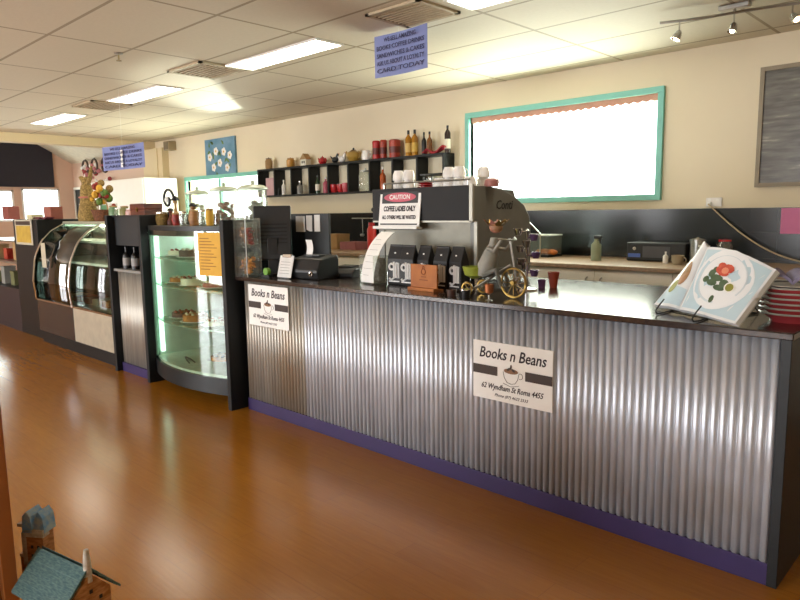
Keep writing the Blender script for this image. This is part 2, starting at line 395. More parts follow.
# hanging signs
def hang_sign(x, y, z0, z1, w, rz, lines, label, torn):
    t = thing('hanging_sign', label, 'sign', (x, y, z0), rz, group='blue signs hung from the ceiling')
    h = z1-z0
    M().grid(lambda u, v: (-w/2+w*u, .02*math.sin(u*PI), h*v), 8, 2).out('card', BLUEC, t, solid=.002)
    M().tube([(-.02, 0.01, h), (-.02, 0.01, 2.85-z0)], .0012, 5).out('string', PAP, t)
    M().box(-.045, -.005, -.0015, .0, .02, h*.8).out('tape_strip', PAP, t) if torn else None
    for i, ln in enumerate(lines):
        text(ln, h*.15, mat('sign_navy_ink', '2c2c52', .7), t, (0, -.006, h*(.86-.18*i)), width=w*(.6 if i == 0 else .9), bold=.0004)
hang_sign(-3.265, 3.45, 2.545, 2.83, .5, -.0, ['WE SELL AMAZING', 'BOOKS COFFEE DRINKS', 'SANDWICHES & CAKES', 'ASK US ABOUT A LOYALTY', 'CARD TODAY'], 'blue card sign with dark writing hanging nearest, below the vent', False)
hang_sign(-6.7, 3.0, 2.06, 2.3, .78, .1, ['WE SELL AMAZING', 'BOOKS COFFEE DRINKS', 'SANDWICHES & CAKES', 'ASK US ABOUT A LOYALTY', 'CARD TODAY'], 'blue card sign hanging farther away over the dark cabinets', True)

# ================================================================== BACK WALL THINGS
# wall picture (right)
t = thing('framed_picture', 'large framed dark grey seascape picture on the wall right of the window', 'picture', (-.95, 5.598, 1.74))
f = M(); W_, H_ = 1.25, .88
f.box(-W_/2, W_/2, -.03, 0, 0, .03).box(-W_/2, W_/2, -.03, 0, H_-.03, H_).box(-W_/2, -W_/2+.03, -.03, 0, .03, H_-.03).box(W_/2-.03, W_/2, -.03, 0, .03, H_-.03)
f.out('picture_frame', mat('frame_tan', '8d8068', .5), t)
def pic_mat():
    m = bpy.data.materials.new('seascape_print'); m.use_nodes = True; n = m.node_tree.nodes; l = m.node_tree.links; p = n['Principled BSDF']
    tc = n.new('ShaderNodeTexCoord'); mp = n.new('ShaderNodeMapping'); mp.inputs['Scale'].default_value = (2.2, 1, 14); l.new(tc.outputs['Object'], mp.inputs['Vector'])
    nz = n.new('ShaderNodeTexNoise'); nz.inputs['Scale'].default_value = 2; nz.inputs['Detail'].default_value = 7; l.new(mp.outputs[0], nz.inputs['Vector'])
    rp = n.new('ShaderNodeValToRGB'); e = rp.color_ramp.elements; e[0].position = .4; e[0].color = lin('4a463e'); e[1].position = .8; e[1].color = lin('b5b0a0'); q = e.new(.6); q.color = lin('6a665c')
    l.new(nz.outputs['Fac'], rp.inputs['Fac']); l.new(rp.outputs['Color'], p.inputs['Base Color']); p.inputs['Roughness'].default_value = .3; return m
M().box(-W_/2+.03, W_/2-.03, -.015, -.01, .03, H_-.03).out('print', pic_mat(), t)
# flower painting
t = thing('flower_painting', 'small blue painting of white flowers on the wall left of the shelf', 'painting', (-9.09, 5.598, 2.17))
M().box(-.42, .42, -.03, 0, 0, .57).out('canvas', mat('painting_blue', '6f93ae', .7, col2='4f7d94', scale=5), t)
g = M()
random.seed(3)
g.use(GRN)
for k in range(16):
    x, z, a = random.uniform(-.3, .3), random.uniform(.06, .5), random.uniform(0, 6)
    g.add([(x, -.031, z), (x+.05*math.cos(a+.5), -.031, z+.05*math.sin(a+.5)), (x+.11*math.cos(a), -.031, z+.11*math.sin(a)), (x+.05*math.cos(a-.5), -.031, z+.05*math.sin(a-.5))], [(0, 1, 2, 3)])
for k, (x, z) in enumerate(((-.18, .14), (.0, .2), (.2, .12), (-.1, .38), (.12, .36), (.28, .3), (-.28, .3))):
    for q in range(5):
        a = q*2*PI/5; g.use(WHT); cx, cz = x+.035*math.cos(a), z+.035*math.sin(a)
        g.add([(cx+.03*math.cos(b), -.033-.0003*q, cz+.03*math.sin(b)) for b in [i*PI/4 for i in range(8)]], [tuple(range(8))])
    g.use(YEL); g.add([(x+.018*math.cos(b), -.036, z+.018*math.sin(b)) for b in [i*PI/4 for i in range(8)]], [tuple(range(8))])
g.out('painted_flowers', None, t)
# small wall speaker
t = thing('wall_speaker', 'small beige speaker mounted high in the back wall corner', 'speaker', (-10.55, 5.598, 2.66))
M().box(-.09, .09, -.14, 0, 0, .15).out('speaker_box', mat('beige_speaker', 'a89878', .6), t, bevel=.01); M().box(-.075, .075, -.145, -.14, .015, .135).out('speaker_grille', mat('speaker_grille', '7c6e54', .8), t)
# power outlet and cord
t = thing('power_outlet', 'white double power outlet above the black splashback', 'power outlet', (-1.87, 5.598, 1.6))
M().box(-.06, .06, -.01, 0, 0, .07).out('outlet_plate', WHT, t, bevel=.003)
for x in (-.03, .03): M().box(x-.012, x+.012, -.014, -.01, .045, .058).out('switch', PAP, t)
M().box(-.045, -.015, -.04, -.01, .008, .036).out('plug', PAP, t)
pts = []
for i in range(25):
    u = i/24; pts.append((-1.9+.95*u, 5.55-.12*u, 1.62-.575*u+.13*u*u - .10*math.sin(PI*u)))
tag(M().tube(pts, .006).out('sagging_cable', mat('cord_cream', 'bfae8c', .6), loc=(0, 0, 0), smooth=True), 'cream power cord sagging from the outlet across the splashback', 'cord')
tag(M().box(-.16, .16, -.002, 0, 0, .19).out('pink_notice', PINK, loc=(-1.22, 5.572, 1.39)), 'plain pink paper notice stuck to the splashback at right', 'notice')
# white tall cupboard at far left
t = thing('white_cupboard', 'tall plain white cupboard standing in the far left corner', 'cupboard', (-11.3, 5.2, .2))
M().box(-1.05, 1.05, -.3, .26, 0, 1.99).out('body', mat('cupboard_white', 'f3efe2', .5, var=.02), t, bevel=.01)
for s in (-1, 1): d = M().box(min(0, s*1.04)+.003, max(0, s*1.04)-.003, -.32, -.302, .08, 1.96).out('door', mat('cupboard_door_white', 'f6f2e6', .5, var=.02), t); M().box(s*.06-.008, s*.06+.008, -.345, -.32, .95, 1.1).out('handle', STL, d)

# wall shelf
t = thing('wall_shelf', 'long black open wall shelf divided into cells, left of the window', 'shelf', (-6.215, 5.5, 1.82))
x0, x1, y0, y1 = -1.69, 1.69, -.08, .098
M().box(x0, x1, y0, y1, .355, .38).out('shelf_board', BLK, t, bevel=.003); M().box(x0, x1, y0, y1, 0, .02).out('shelf_board', BLK, t, bevel=.003)
for k in range(10):
    xx = 1.677 - k*.3725
    if k == 9: xx = x0+.01
    M().box(xx-.012, xx+.012, y0+.002, y1, .02, .355).out('divider', BLK, t)
SH = 2.20; SL = 1.84; YS = 5.49
SG = 'ornaments and bottles on the wall shelf'
def bottle(name, label, x, z, h, r, m, cap=BLKP, cat='bottle', y=YS, shoulder=.6, group=SG, lab=None, neck=.32, caph=.12):
    t = thing(name, label, cat, (x, y, z), group=group)
    M().lathe([(0, 0), (r, 0), (r, h*shoulder), (r*.9, h*(shoulder+.05)), (r*neck, h*(shoulder+.16)), (r*neck, h*(1-caph))]).out('bottle_body', m, t, smooth=True)
    M().lathe([(r*neck*1.2, h*(1-caph)), (r*neck*1.2, h), (0, h)]).out('bottle_cap', cap, t, smooth=True)
    if lab: M().lathe([(r*1.02, h*.15), (r*1.02, h*.5)]).out('label_band', lab, t, smooth=True)
    return t
def jar(name, label, x, z, h, r, m, lid, cat='jar', y=YS, group=SG, knob=True):
    t = thing(name, label, cat, (x, y, z), group=group)
    M().lathe([(0, 0), (r*.85, 0), (r, h*.1), (r, h*.7), (r*.75, h*.8), (r*.75, h*.84)]).out('jar_body', m, t, smooth=True)
    l = M().lathe([(r*.82, h*.84), (r*.82, h*.9), (0, h*.93)]).out('lid', lid, t, smooth=True)
    if knob: M().ball((0, 0, h*.96), h*.045).out('knob', lid, l, smooth=True)
    return t
jar('ceramic_jar', 'brown ceramic jar at the left end of the shelf top', -7.72, SH, .16, .05, TAN, WOODB)
jar('ceramic_jar', 'squat orange-brown jar with lid second from left on the shelf top', -7.23, SH, .13, .055, mat('ochre_glaze', 'b98534', .4), TAN)
# small house ornament
t = thing('house_ornament', 'small cream pitched-roof house ornament on the shelf top', 'ornament', (-6.91, YS, SH), group=SG)
M().box(-.055, .055, -.04, .04, 0, .08).out('house_body', CREAM, t); M().prism([(-.07, .08), (.07, .08), (0, .155)], 'y', -.045, .045).out('roof', TAN, t)
m = M(); m.box(-.03, -.008, -.043, -.04, .03, .06); m.box(.008, .03, -.043, -.04, .03, .06); m.out('windows', BLKP, t)
t = thing('teapot', 'round red teapot on the shelf top', 'teapot', (-6.57, YS, SH), group=SG)
def teapot(t, r, m_, lm):
    M().lathe([(0, 0), (r*.6, 0), (r, r*.6), (r*.9, r*1.2), (r*.4, r*1.5)]).out('pot_body', m_, t, smooth=True)
    M().lathe([(r*.42, r*1.5), (r*.3, r*1.6), (0, r*1.65)]).ball((0, 0, r*1.75), r*.14).out('lid', lm, t, smooth=True)
    M().tube([(-r*.8, 0, r*.6), (-r*1.3, 0, r*1.0), (-r*1.5, 0, r*1.5)], [r*.22, r*.15, r*.1]).out('spout', m_, t, smooth=True)
    M().torus((r*.95, 0, r*.85), r*.45, r*.09, 'y', 16, -PI/2, PI/2).out('handle', m_, t, smooth=True)
teapot(t, .055, RED, RED)
for k, (x, mm, lab) in enumerate(((-6.33, BLKP, 'black bird-shaped ornament on the shelf top'), (-6.2, WHT, 'white bird-shaped ornament on the shelf top'))):
    t = thing('bird_ornament', lab, 'ornament', (x, YS, SH), group=SG)
    M().ball((0, 0, .04), .035, sx=1.5, sz=1.1).tube([(.03, 0, .06), (.05, 0, .1), (.055, 0, .11)], [.02, .014, .016]).out('bird_body', mm, t, smooth=True)
    M().tube([(.06, 0, .11), (.09, 0, .105)], [.006, .001]).out('beak', ORG, t); M().tube([(-.04, 0, .05), (-.09, 0, .09)], [.015, .004]).out('tail', mm, t)
t = thing('teapot', 'large mustard teapot with dark lid on the shelf top', 'teapot', (-5.99, YS, SH), group=SG); teapot(t, .085, mat('mustard_glaze', 'a8863a', .4), BLKP)
t = thing('milk_jug', 'white ceramic jug on the shelf top right of the mustard teapot', 'jug', (-5.77, YS, SH), group=SG)
M().lathe([(0, 0), (.05, 0), (.06, .05), (.045, .09), (.05, .11), (.045, .11), (.04, .09), (0, .02)]).out('jug_body', WHT, t, smooth=True); M().torus((.055, 0, .06), .03, .006, 'y', 14, -PI/2, PI/2).out('handle', WHT, t, smooth=True)
def tin(label, x, h, r, m1):
    t = thing('tall_tin', label, 'tin', (x, YS, SH), group=SG)
    M().lathe([(0, 0), (r, 0), (r, h*.88)]).out('tin_body', m1, t, smooth=True); M().lathe([(r*1.03, h*.86), (r*1.03, h*.94), (r*.8, h), (0, h)]).out('lid', m1, t, smooth=True)
    M().lathe([(r*1.01, h*.25), (r*1.01, h*.6)]).out('label_band', mat('tin_band', '5c1712', .4), t, smooth=True)
tin('tall bright red tin, leftmost of the three on the shelf top', -5.60, .21, .045, RED)
tin('tall dark red tin, middle of the three on the shelf top', -5.48, .21, .04, REDD)
tin('wide dark red tin, rightmost of the three on the shelf top', -5.30, .20, .065, REDD)
bottle('gold_bottle', 'amber bottle with black cap, left one of the golden pair', -5.09, SH, .28, .036, AMB, lab=mat('cream_label', 'd8b870', .7), shoulder=.66, caph=.16)
bottle('gold_bottle', 'amber bottle with black cap, right one of the golden pair', -4.995, SH, .28, .036, AMB, lab=mat('cream_label2', 'cfa850', .7), shoulder=.66, caph=.16)
bottle('dark_bottle', 'slim near-black bottle right of the golden bottles', -4.86, SH, .24, .026, BLKP)
bottle('brown_bottle', 'slim brown bottle with black cap behind the red cloth', -4.78, SH, .24, .03, mat('brown_liquid', '7a4a1e', .2))
bottle('dark_bottle', 'tall dark bottle at the right end of the shelf top', -4.53, SH, .28, .032, mat('dark_bottle_glass', '2e1c18', .2), lab=CREAM, shoulder=.7)
m = M(); m.grid(lambda u, v: (-.16+.32*u, -.04+.08*v, .02+.035*math.sin(u*9)*math.sin(v*3+1)**2+.03*u), 24, 6)
tag(m.out('red_cloth', mat('red_fabric', 'b8323c', .8, col2='8e2028'), loc=(-4.68, 5.47, SH), solid=.012), 'crumpled red ribbon cloth lying on the shelf top among the bottles', 'cloth', SG)
# in the cells
tag(M().box(-.09, .09, -.01, .0, 0, .24).out('pink_card', mat('pale_pink_card', 'c9a2a4', .7), loc=(-7.72, 5.5, SL)), 'pale pink card standing in the leftmost shelf cell', 'card', SG)
bottle('sauce_bottle', 'slim white bottle standing in the second shelf cell', -7.40, SL, .2, .028, WHT, cap=WHT)
bottle('oil_bottle', 'small grey bottle in the third shelf cell', -7.05, SL, .17, .04, mat('grey_glass', '8a8a86', .2), cap=CHR)
bottle('wine_bottle', 'dark green bottle in the fourth shelf cell', -6.68, SL, .23, .032, mat('bottle_green', '24402a', .15), lab=CREAM)
bottle('cordial_bottle', 'pink bottle next to the dark green bottle in a shelf cell', -6.52, SL, .2, .035, mat('pink_liquid', 'b0485a', .3), cap=WHT)
bottle('oil_bottle', 'tiny dark bottle left of the white bottle in a shelf cell', -7.52, SL, .14, .028, BLKP)
def mug(label, x, y, z, r, h, mm, group, name='mug', cat='mug', rz=0, flip=False):
    t = thing(name, label, cat, (x, y, z), rz, group=group)
    pr_ = [(0, 0), (r*.7, 0), (r*.95, h*.4), (r, h), (r*.92, h), (r*.85, h*.4), (0, h*.12)]
    if flip: pr_ = [(r2_, h-z2) for r2_, z2 in pr_]
    M().lathe(pr_, n=16).out('cup_body', mm, t, smooth=True)
    M().torus((r*.95, 0, h*.5), h*.28, h*.06, 'y', 12, -PI/2, PI/2).out('handle', mm, t, smooth=True)
    return t
mug('red mug, left one of the pair in the shelf cell', -6.36, YS, SL, .05, .1, RED, SG); mug('red mug, middle of the shelf cell trio', -6.23, YS, SL, .05, .1, RED, SG); mug('red mug with pink rim, right one beside the divider', -6.1, YS-.04, SL, .045, .11, mat('pink_glaze', 'c0505a', .3), SG)
jar('glass_jar', 'large clear glass jar in a shelf cell', -5.79, SL, .27, .085, GLJ, mat('jar_lid', 'b8b8ae', .4))
bottle('orange_bottle', 'orange bottle in the shelf cell behind the cups', -5.5, SL, .27, .035, ORG, cap=WHT)
bottle('clear_bottle', 'clear grey bottle in the shelf cell under the golden bottles', -5.15, SL, .2, .04, mat('grey_glass2', '9a988e', .2))
jar('glass_jar', 'small clear jar in the rightmost shelf cell', -4.75, SL, .16, .06, GLJ, CHR)

# back counter
BZ = 1.17
t = thing('back_bench', 'long low cream cupboard bench under the black splashback', 'bench', (-2.9, 5.15, .2))
X0, X1 = -6.13, 4.67
M().box(X0, X1, -.42, .42, .1, BZ-.2-.035).out('body', CREAM, t); M().box(X0, X1, -.36, .42, 0, .1).out('kick_board', BLK, t)
DM = mat('cupboard_front_cream', 'f2f0e6', .4, var=.03)
n = 18; wd = (X1-X0)/n
for k in range(n):
    a = X0+k*wd
    d = M().box(a+.003, a+wd-.003, -.438, -.42, .12, BZ-.2-.045).out('door', DM, t)
    hx = a+wd-.06 if k % 2 == 0 else a+.06
    M().tube([(hx, -.438, BZ-.42), (hx, -.465, BZ-.41), (hx, -.465, BZ-.31), (hx, -.438, BZ-.3)], .006).out('handle', STL, d, smooth=True)
tag(M().box(X0-.02, X1+.02, -.46, .425, -.035, 0).out('back_worktop', WTOP, loc=(-2.9, 5.15, BZ), bevel=.006), 'long beige-brown laminate worktop on the cream bench below the splashback', 'worktop')
def bth(name, label, cat, x, y, rz=0, group=None): return thing(name, label, cat, (x, y, BZ), rz, group)
# cake dome / display of pastries
t = bth('pastry_case', 'clear pastry case holding orange pastries on the back worktop', 'food display', -3.29, 5.3)
M().box(-.17, .17, -.12, .12, 0, .02).out('tray', BLK, t); M().box(-.165, .165, -.115, .115, .02, .19).out('glass_cover', GLJ, t); M().box(-.17, .17, -.12, .12, .19, .2).out('lid', mat('case_lid', 'e8eae4', .3), t)
for k in range(5): tag(M().ball((0, 0, .025), .035, sx=1.3, sz=.7).out('pastry', mat('orange_pastry', 'd07c3c', .7, col2='a85a28', scale=40, bump=.4), loc=(-3.24+.065*(k % 3), 5.24+.08*(k//3), BZ+.02), smooth=True), 'round orange pastry inside the clear pastry case', 'pastry', 'pastries in the clear case')
t = bth('spray_bottle', 'clear green-grey spray bottle with dark trigger on the back worktop', 'spray bottle', -2.62, 5.1)
M().lathe([(0, 0), (.042, 0), (.042, .13), (.018, .16), (.018, .18)]).out('bottle_body', mat('spray_plastic', '94a088', .35), t, smooth=True); M().box(-.02, .05, -.012, .012, .18, .205).box(.03, .04, -.008, .008, .14, .18).out('trigger_head', CHAR, t, bevel=.004)
t = bth('radio', 'wide dark radio with blue-lit front on the back worktop', 'radio', -2.18, 5.35)
M().box(-.24, .24, -.12, .12, 0, .15).out('case', CHAR, t, bevel=.012); M().box(-.1, .12, -.125, -.12, .03, .12).out('front_panel', mat('radio_grille', '4c4c50', .5), t); M().box(-.22, -.12, -.126, -.12, .03, .06).out('display', mat('radio_display', '4a6ac0', .3), t); M().ball((-.17, -.122, .1), .014).out('knob', mat('knob_silver', 'c8c8c4', .3), t, smooth=True)
t = bth('steel_canister', 'brushed steel canister with lid standing right of the radio', 'canister', -1.86, 5.25)
M().lathe([(0, 0), (.055, 0), (.055, .16)]).out('canister_body', STL, t, smooth=True); M().lathe([(.058, .16), (.058, .18), (.02, .19), (0, .2)]).out('lid', STL, t, smooth=True)
bottle('small_white_bottle', 'tiny white bottle in front of the radio', -2.05, BZ, .09, .02, WHT, cap=WHT, y=5.12, group=None)
mug('pale stoneware cup on the back worktop near the cookbook', -1.93, 5.05, BZ, .045, .07, mat('stone_glaze', 'a89a80', .5), None)
jar('glass_jar', 'glass jar with a red lid peeking over the cookbook', -1.68, BZ, .2, .055, GLJ, RED, y=5.3, group=None, knob=False)
jar('glass_jar', 'pale jar with a white lid between the canister and the cookbook', -1.76, BZ, .16, .05, GLJ, WHT, y=5.1, group=None, knob=False)
t = bth('tan_box', 'small tan cardboard box on the back worktop left of the coffee machine', 'box', -5.95, 5.15); M().box(-.12, .12, -.1, .1, 0, .17).out('box_body', TAN, t, bevel=.003); M().box(-.122, .122, -.102, .102, .145, .175).out('lid', TAN, t, bevel=.003)
tag(M().box(-.13, .13, -.1, .1, 0, .09).out('pink_box', mat('dusty_pink', '9a5f60', .7), loc=(-5.65, 5.15, BZ), bevel=.004), 'flat dusty pink box right of the tan box', 'box')
t = bth('red_thermos', 'bright red flask standing by the left side of the coffee machine', 'flask', -5.3, 5.1); M().lathe([(0, 0), (.05, 0), (.05, .23), (.035, .27)]).out('flask_body', mat('bright_red', 'd02a22', .4), t, smooth=True); M().lathe([(.035, .27), (.035, .31), (0, .31)]).out('cap', RED, t, smooth=True)
# utensils hanging on the splashback
t = thing('hanging_rail', 'steel utensil rail on the black splashback above the tan box', 'rail', (-5.75, 5.57, 1.52)); M().tube([(-.35, -.03, 0), (.35, -.03, 0)], .006).out('rail_bar', STL, t, smooth=True); 
for x in (-.3, .3): M().tube([(x, 0, 0), (x, -.03, 0)], .005).out('bracket', STL, t)
for k, x in enumerate((-5.6, -5.5, -5.9)):
    u = thing('ladle', ('steel ladle hanging at the right of the utensil rail', 'steel ladle hanging second from right on the utensil rail', 'steel ladle hanging at the left of the utensil rail')[k], 'ladle', (x, 5.53, 1.3), group='utensils on the rail')
    M().tube([(0, 0, .04), (0, 0, .21), (0, .012, .225)], .004).out('handle', STL, u); M().ball((0, -.01, .02), .028, sz=.7).out('bowl', STL, u, smooth=True)
t = thing('black_bird_ornament', 'small black bird ornament perched on the top edge of the splashback', 'ornament', (-5.72, 5.56, 1.585)); M().ball((0, -.01, .035), .03, sx=1.5, sy=.7).tube([(.03, -.01, .05), (.055, -.01, .075)], [.018, .012]).out('bird_body', BLKP, t, smooth=True); M().tube([(.06, -.01, .078), (.12, -.01, .03)], [.006, .003]).out('tail', CREAM, t)

# ================================================================== MAIN COUNTER
front()
FY = 2.97
t = thing('service_counter', 'long service counter clad in corrugated steel with a purple kick board', 'counter', (-2.64, FY, 0))
hx = 1.94
pitch = .038
def corr(a, b, mm, dy=0):
    n = int(round((b-a)/pitch))*12; m = M()
    m.grid(lambda u, v: (a+(b-a)*u, .015*(1-abs(math.sin(PI*(a+(b-a)*u+hx)/pitch)))**1.5-.007+dy, .095+v*.973), n, 1)
    o = m.out('corrugated_sheet', mm, t)
    for p in o.data.polygons: p.use_smooth = True
    md = o.modifiers.new('solid', 'SOLIDIFY'); md.thickness = .001
    return o
c = corr(-1.94, -1.94+pitch*20, STEELD); c['label'] = 'duller brownish steel sheet'
corr(-1.94+pitch*20, -1.94+pitch*46, STEEL, -.002); corr(-1.94+pitch*46, -1.94+pitch*74, STEEL); corr(-1.94+pitch*74, 1.94-.006, STEEL, -.002)
M().box(-1.94, 1.94, .016, .04, .0, 1.07).out('front_panel', BLK, t)
M().box(-1.94, 1.94, -.012, .01, 0, .098).out('kick_board', PURP, t, bevel=.002)
M().box(1.936, 1.976, -.016, 1.2, 0, 1.07).out('end_panel', BLK, t, bevel=.002)
M().box(-1.94, 1.9, 1.16, 1.2, 0, 1.07).out('rear_panel', BLK, t)
M().box(-1.94, -1.9, .04, 1.16, 0, 1.07).out('end_panel', BLK, t)
tag(M().box(-1.98, 1.99, -.06, 1.25, 0, .03).out('worktop', CTOP, loc=(-2.64, FY, 1.07), bevel=.005), 'long glossy dark brown worktop on the corrugated steel counter', 'worktop')
# signs on counter
def cafe_sign(x0, x1, z0, z1, label):
    w, h = x1-x0, z1-z0
    t = thing('cafe_sign', label, 'sign', ((x0+x1)/2, FY-.012, z0), group='white cafe signs on the counter front')
    M().box(-w/2, w/2, -.006, 0, 0, h).out('board', PAPS, t, bevel=.002)
    for s in (-1, 1):
        a = (.5*w-.002)*s; b = .175*w*s; M().box(min(a, b), max(a, b), -.0075, -.006, h*.43, h*.585).out('brown_band', BRN, t)
    text('Books n Beans', h*.26, INK, t, (0, -.007, h*.80), shear=.25, width=w*.84, bold=.0012)
    text('62 Wyndham St Roma 4455', h*.13, INK, t, (0, -.007, h*.235), shear=.3, width=w*.78, bold=.0006)
    text('Phone (07) 4622 2333', h*.07, INK, t, (.0, -.007, h*.1), shear=.3, width=w*.42)
    cup = M(); y = -.0075; cx, cz = -.0, h*.43
    cup.tube([(cx-.05*w*2, y, cz+.1*h), (cx-.085*w, y, cz+.0*h), (cx-.05*w, y, cz-.075*h), (cx, y, cz-.095*h), (cx+.05*w, y, cz-.075*h), (cx+.085*w, y, cz), (cx+.1*w, y, cz+.1*h)], .0012, 5)
    cup.torus((cx+.115*w, y, cz+.06*h), .03*w, .0013, 'y', 14, -PI*.6, PI*.6)
    cup.tube([(cx-.1*w, y, cz-.1*h), (cx, y, cz-.14*h), (cx+.1*w, y, cz-.1*h)], .0012, 5)
    cup.out('cup_outline', BRN, t)
    cf = M(); cf.add([(cx+.09*w*math.cos(a), y-.0006, cz+.12*h+.045*h*math.sin(a)) for a in [i*PI/10 for i in range(20)]], [tuple(range(20))]); cf.out('coffee_drop', mat('coffee_tan', '8a6240', .6), t)
    cb = M()
    for k, (dx, dz, a) in enumerate(((-.03, .15, .5), (.03, .14, -.4), (0, .19, 1.4))): 
        cb.add([(cx+dx*w+.025*w*math.cos(q)*math.cos(a)-.012*w*math.sin(q)*math.sin(a), y-.0012, cz+dz*h+.03*w*math.cos(q)*math.sin(a)+.014*w*math.sin(q)*math.cos(a)) for q in [i*PI/6 for i in range(12)]], [tuple(range(12))])
    cb.out('coffee_beans', BRN, t)
cafe_sign(-2.255, -1.74, .545, .875, 'white cafe sign reading Books n Beans in the middle of the counter front')
cafe_sign(-4.50, -3.98, .72, 1.045, 'white cafe sign reading Books n Beans at the left end of the counter front')

# ------------------------------------------------------------------ coffee machine
CT = 1.10
t = thing('espresso_machine', 'large grey and black espresso machine standing on the counter', 'coffee machine', (-3.1, 3.8, CT))
def mx_(x): return x+3.1
def my(y): return y-3.8
def mz(z): return z-CT
endp = [(3.46, 1.53), (3.46, 1.757), (3.6, 1.757), (3.78, 1.74), (3.93, 1.69), (4.05, 1.63), (4.12, 1.55), (4.14, 1.45), (4.14, 1.15), (3.5, 1.15), (3.5, 1.53)]
P2 = [(my(a), mz(b)) for a, b in endp]
M().prism([(my(3.46), mz(1.53)), (my(3.46), mz(1.75)), (my(4.0), mz(1.735)), (my(4.1), mz(1.53))], 'x', mx_(-3.5), mx_(-2.7)).out('top_housing', DKG, t)
M().prism(P2, 'x', mx_(-2.70), mx_(-2.64)).out('end_cap', DKG, t, bevel=.006)
M().prism(P2, 'x', mx_(-3.56), mx_(-3.50)).out('end_cap', DKG, t, bevel=.006)
M().box(mx_(-3.5), mx_(-2.7), my(3.51), my(4.1), mz(1.15), mz(1.53)).out('body', LGG, t)
M().prism([(my(3.44), mz(1.53)), (my(3.44), mz(1.76)), (my(3.457), mz(1.76)), (my(3.457), mz(1.53))], 'x', mx_(-3.56), mx_(-2.665)).out('hood', BLKM, t, bevel=.004)
m = M(); m.box(mx_(-2.662), mx_(-2.635), my(3.44), my(3.46), mz(1.525), mz(1.765)); m.box(mx_(-2.66), mx_(-2.635), my(3.49), my(3.503), mz(1.15), mz(1.53)); m.box(mx_(-3.56), mx_(-2.64), my(3.44), my(3.455), mz(1.52), mz(1.532)); m.out('trim_strip', mat('pale_trim', 'a8a596', .4, metal=.2), t)
for x in (-3.5, -2.7):
    for y in (3.55, 4.05): M().lathe([(.03, 0), (.03, .05)], (mx_(x), my(y), 0)).out('foot', CHR, t, smooth=True)
M().tube([(mx_(-3.5), my(3.5), mz(1.8)), (mx_(-2.7), my(3.5), mz(1.8))], .006).tube([(mx_(-3.5), my(3.5), mz(1.755)), (mx_(-3.5), my(3.5), mz(1.8))], .005).tube([(mx_(-2.72), my(3.5), mz(1.755)), (mx_(-2.72), my(3.5), mz(1.8))], .005).out('cup_rail', STL, t, smooth=True)
text('Conti', .085, BLKP, t, (mx_(-2.638), my(3.8), mz(1.63)), rot=(PI/2, 0, PI/2), shear=.2, bold=.001)
for k, x in enumerate((-3.3, -2.9)): 
    g = M().lathe([(.035, 0), (.035, .07)], (mx_(x), my(4.14), mz(1.42))).out('group_head', CHR, t, smooth=True); M().tube([(mx_(x), my(4.14), mz(1.42)), (mx_(x), my(4.3), mz(1.4))], .012).out('portafilter', BLKP, g, smooth=True)
M().tube([(mx_(-2.66), my(4.15), mz(1.5)), (mx_(-2.6), my(4.2), mz(1.42)), (mx_(-2.6), my(4.2), mz(1.25))], .006).out('steam_wand', CHR, t, smooth=True)
# cups on machine
CG = 'cups on top of the coffee machine'
TZ = 1.757
def ztop(y): return 1.757 - max(0, y-3.5)*.028
random.seed(5)
cx = [(-3.44, 0, 'white cup upside down at the left end of the machine top'), (-3.34, 0, 'white cup on the machine top behind the caution sign, left'), (-3.05, 0, 'white cup just right of the red saucers on the machine top'), (-2.96, 1, 'white cup, second right of the red saucers'), (-2.87, 0, 'white cup, third right of the red saucers'), (-2.78, 1, 'white cup nearest the right end of the machine top')]
base = None
for k, (x, fl, lab) in enumerate(cx):
    z = ztop(3.6)
    if base is None: base = mug(lab, x, 3.6, z, .045, .07, WHT, CG, 'coffee_cup', 'cup', rz=.4, flip=True)
    else: dup(base, (x, 3.6, z), lab, rz=random.uniform(-1, 1))
for k, (x, lab) in enumerate(((-3.4, 'white cup in the rear row, leftmost'), (-3.28, 'white cup in the rear row, second from left'), (-3.16, 'white cup in the rear row, third from left'), (-3.0, 'white cup in the rear row, third from right'), (-2.88, 'white cup in the rear row, second from right'), (-2.77, 'white cup in the rear row, rightmost'))):
    dup(base, (x, 3.74, ztop(3.74)), lab+' on the machine top', rz=random.uniform(-1, 1))
for k, (x, y) in enumerate(((-3.44, 3.6), (-2.96, 3.6), (-2.87, 3.6), (-3.0, 3.74), (-2.77, 3.74), (-3.34, 3.6))):
    dup(base, (x, y, ztop(y)+.0705), 'white cup stacked on another cup, '+('leftmost of the stacked ones', 'in front row right of the red saucers', 'second in front row right of the red saucers', 'in rear row behind the saucers', 'rear row, nearest the machine right end', 'behind the top left of the caution sign')[k], rz=.5*k)
for k in range(3):
    tag(M().lathe([(0, 0), (.03, 0), (.065, .012), (.065, .015), (.03, .006), (0, .006)]).out('saucer', RED, loc=(-3.17, 3.6, TZ-.002+.014*k), smooth=True), ('lowest', 'middle', 'topmost')[k]+' red saucer of the stack on the machine top', 'saucer', 'red saucers')
t = thing('cup_tray', 'black tray on short legs holding cups above the machine top', 'tray', (-3.28, 3.88, 1.742)); M().box(-.14, .14, -.07, .07, .12, .135).out('tray_top', BLKP, t, bevel=.004)
for x in (-.12, .12):
    for y in (-.05, .05): M().tube([(x, y, 0), (x, y, .12)], .006).out('leg', BLKP, t)
t = thing('pink_cup', 'upturned dusty pink cup at the right end of the machine top', 'cup', (-2.63, 3.64, 1.752), group=None)
M().lathe([(.05, 0), (.045, .04), (.025, .055), (0, .055)]).out('cup_body', mat('dusty_pink_glaze', 'a8706a', .4), t, smooth=True); M().torus((.045, 0, .03), .015, .004, 'y', 10, -PI/2, PI/2).out('handle', mat('dusty_pink_glaze', 'a8706a'), t)
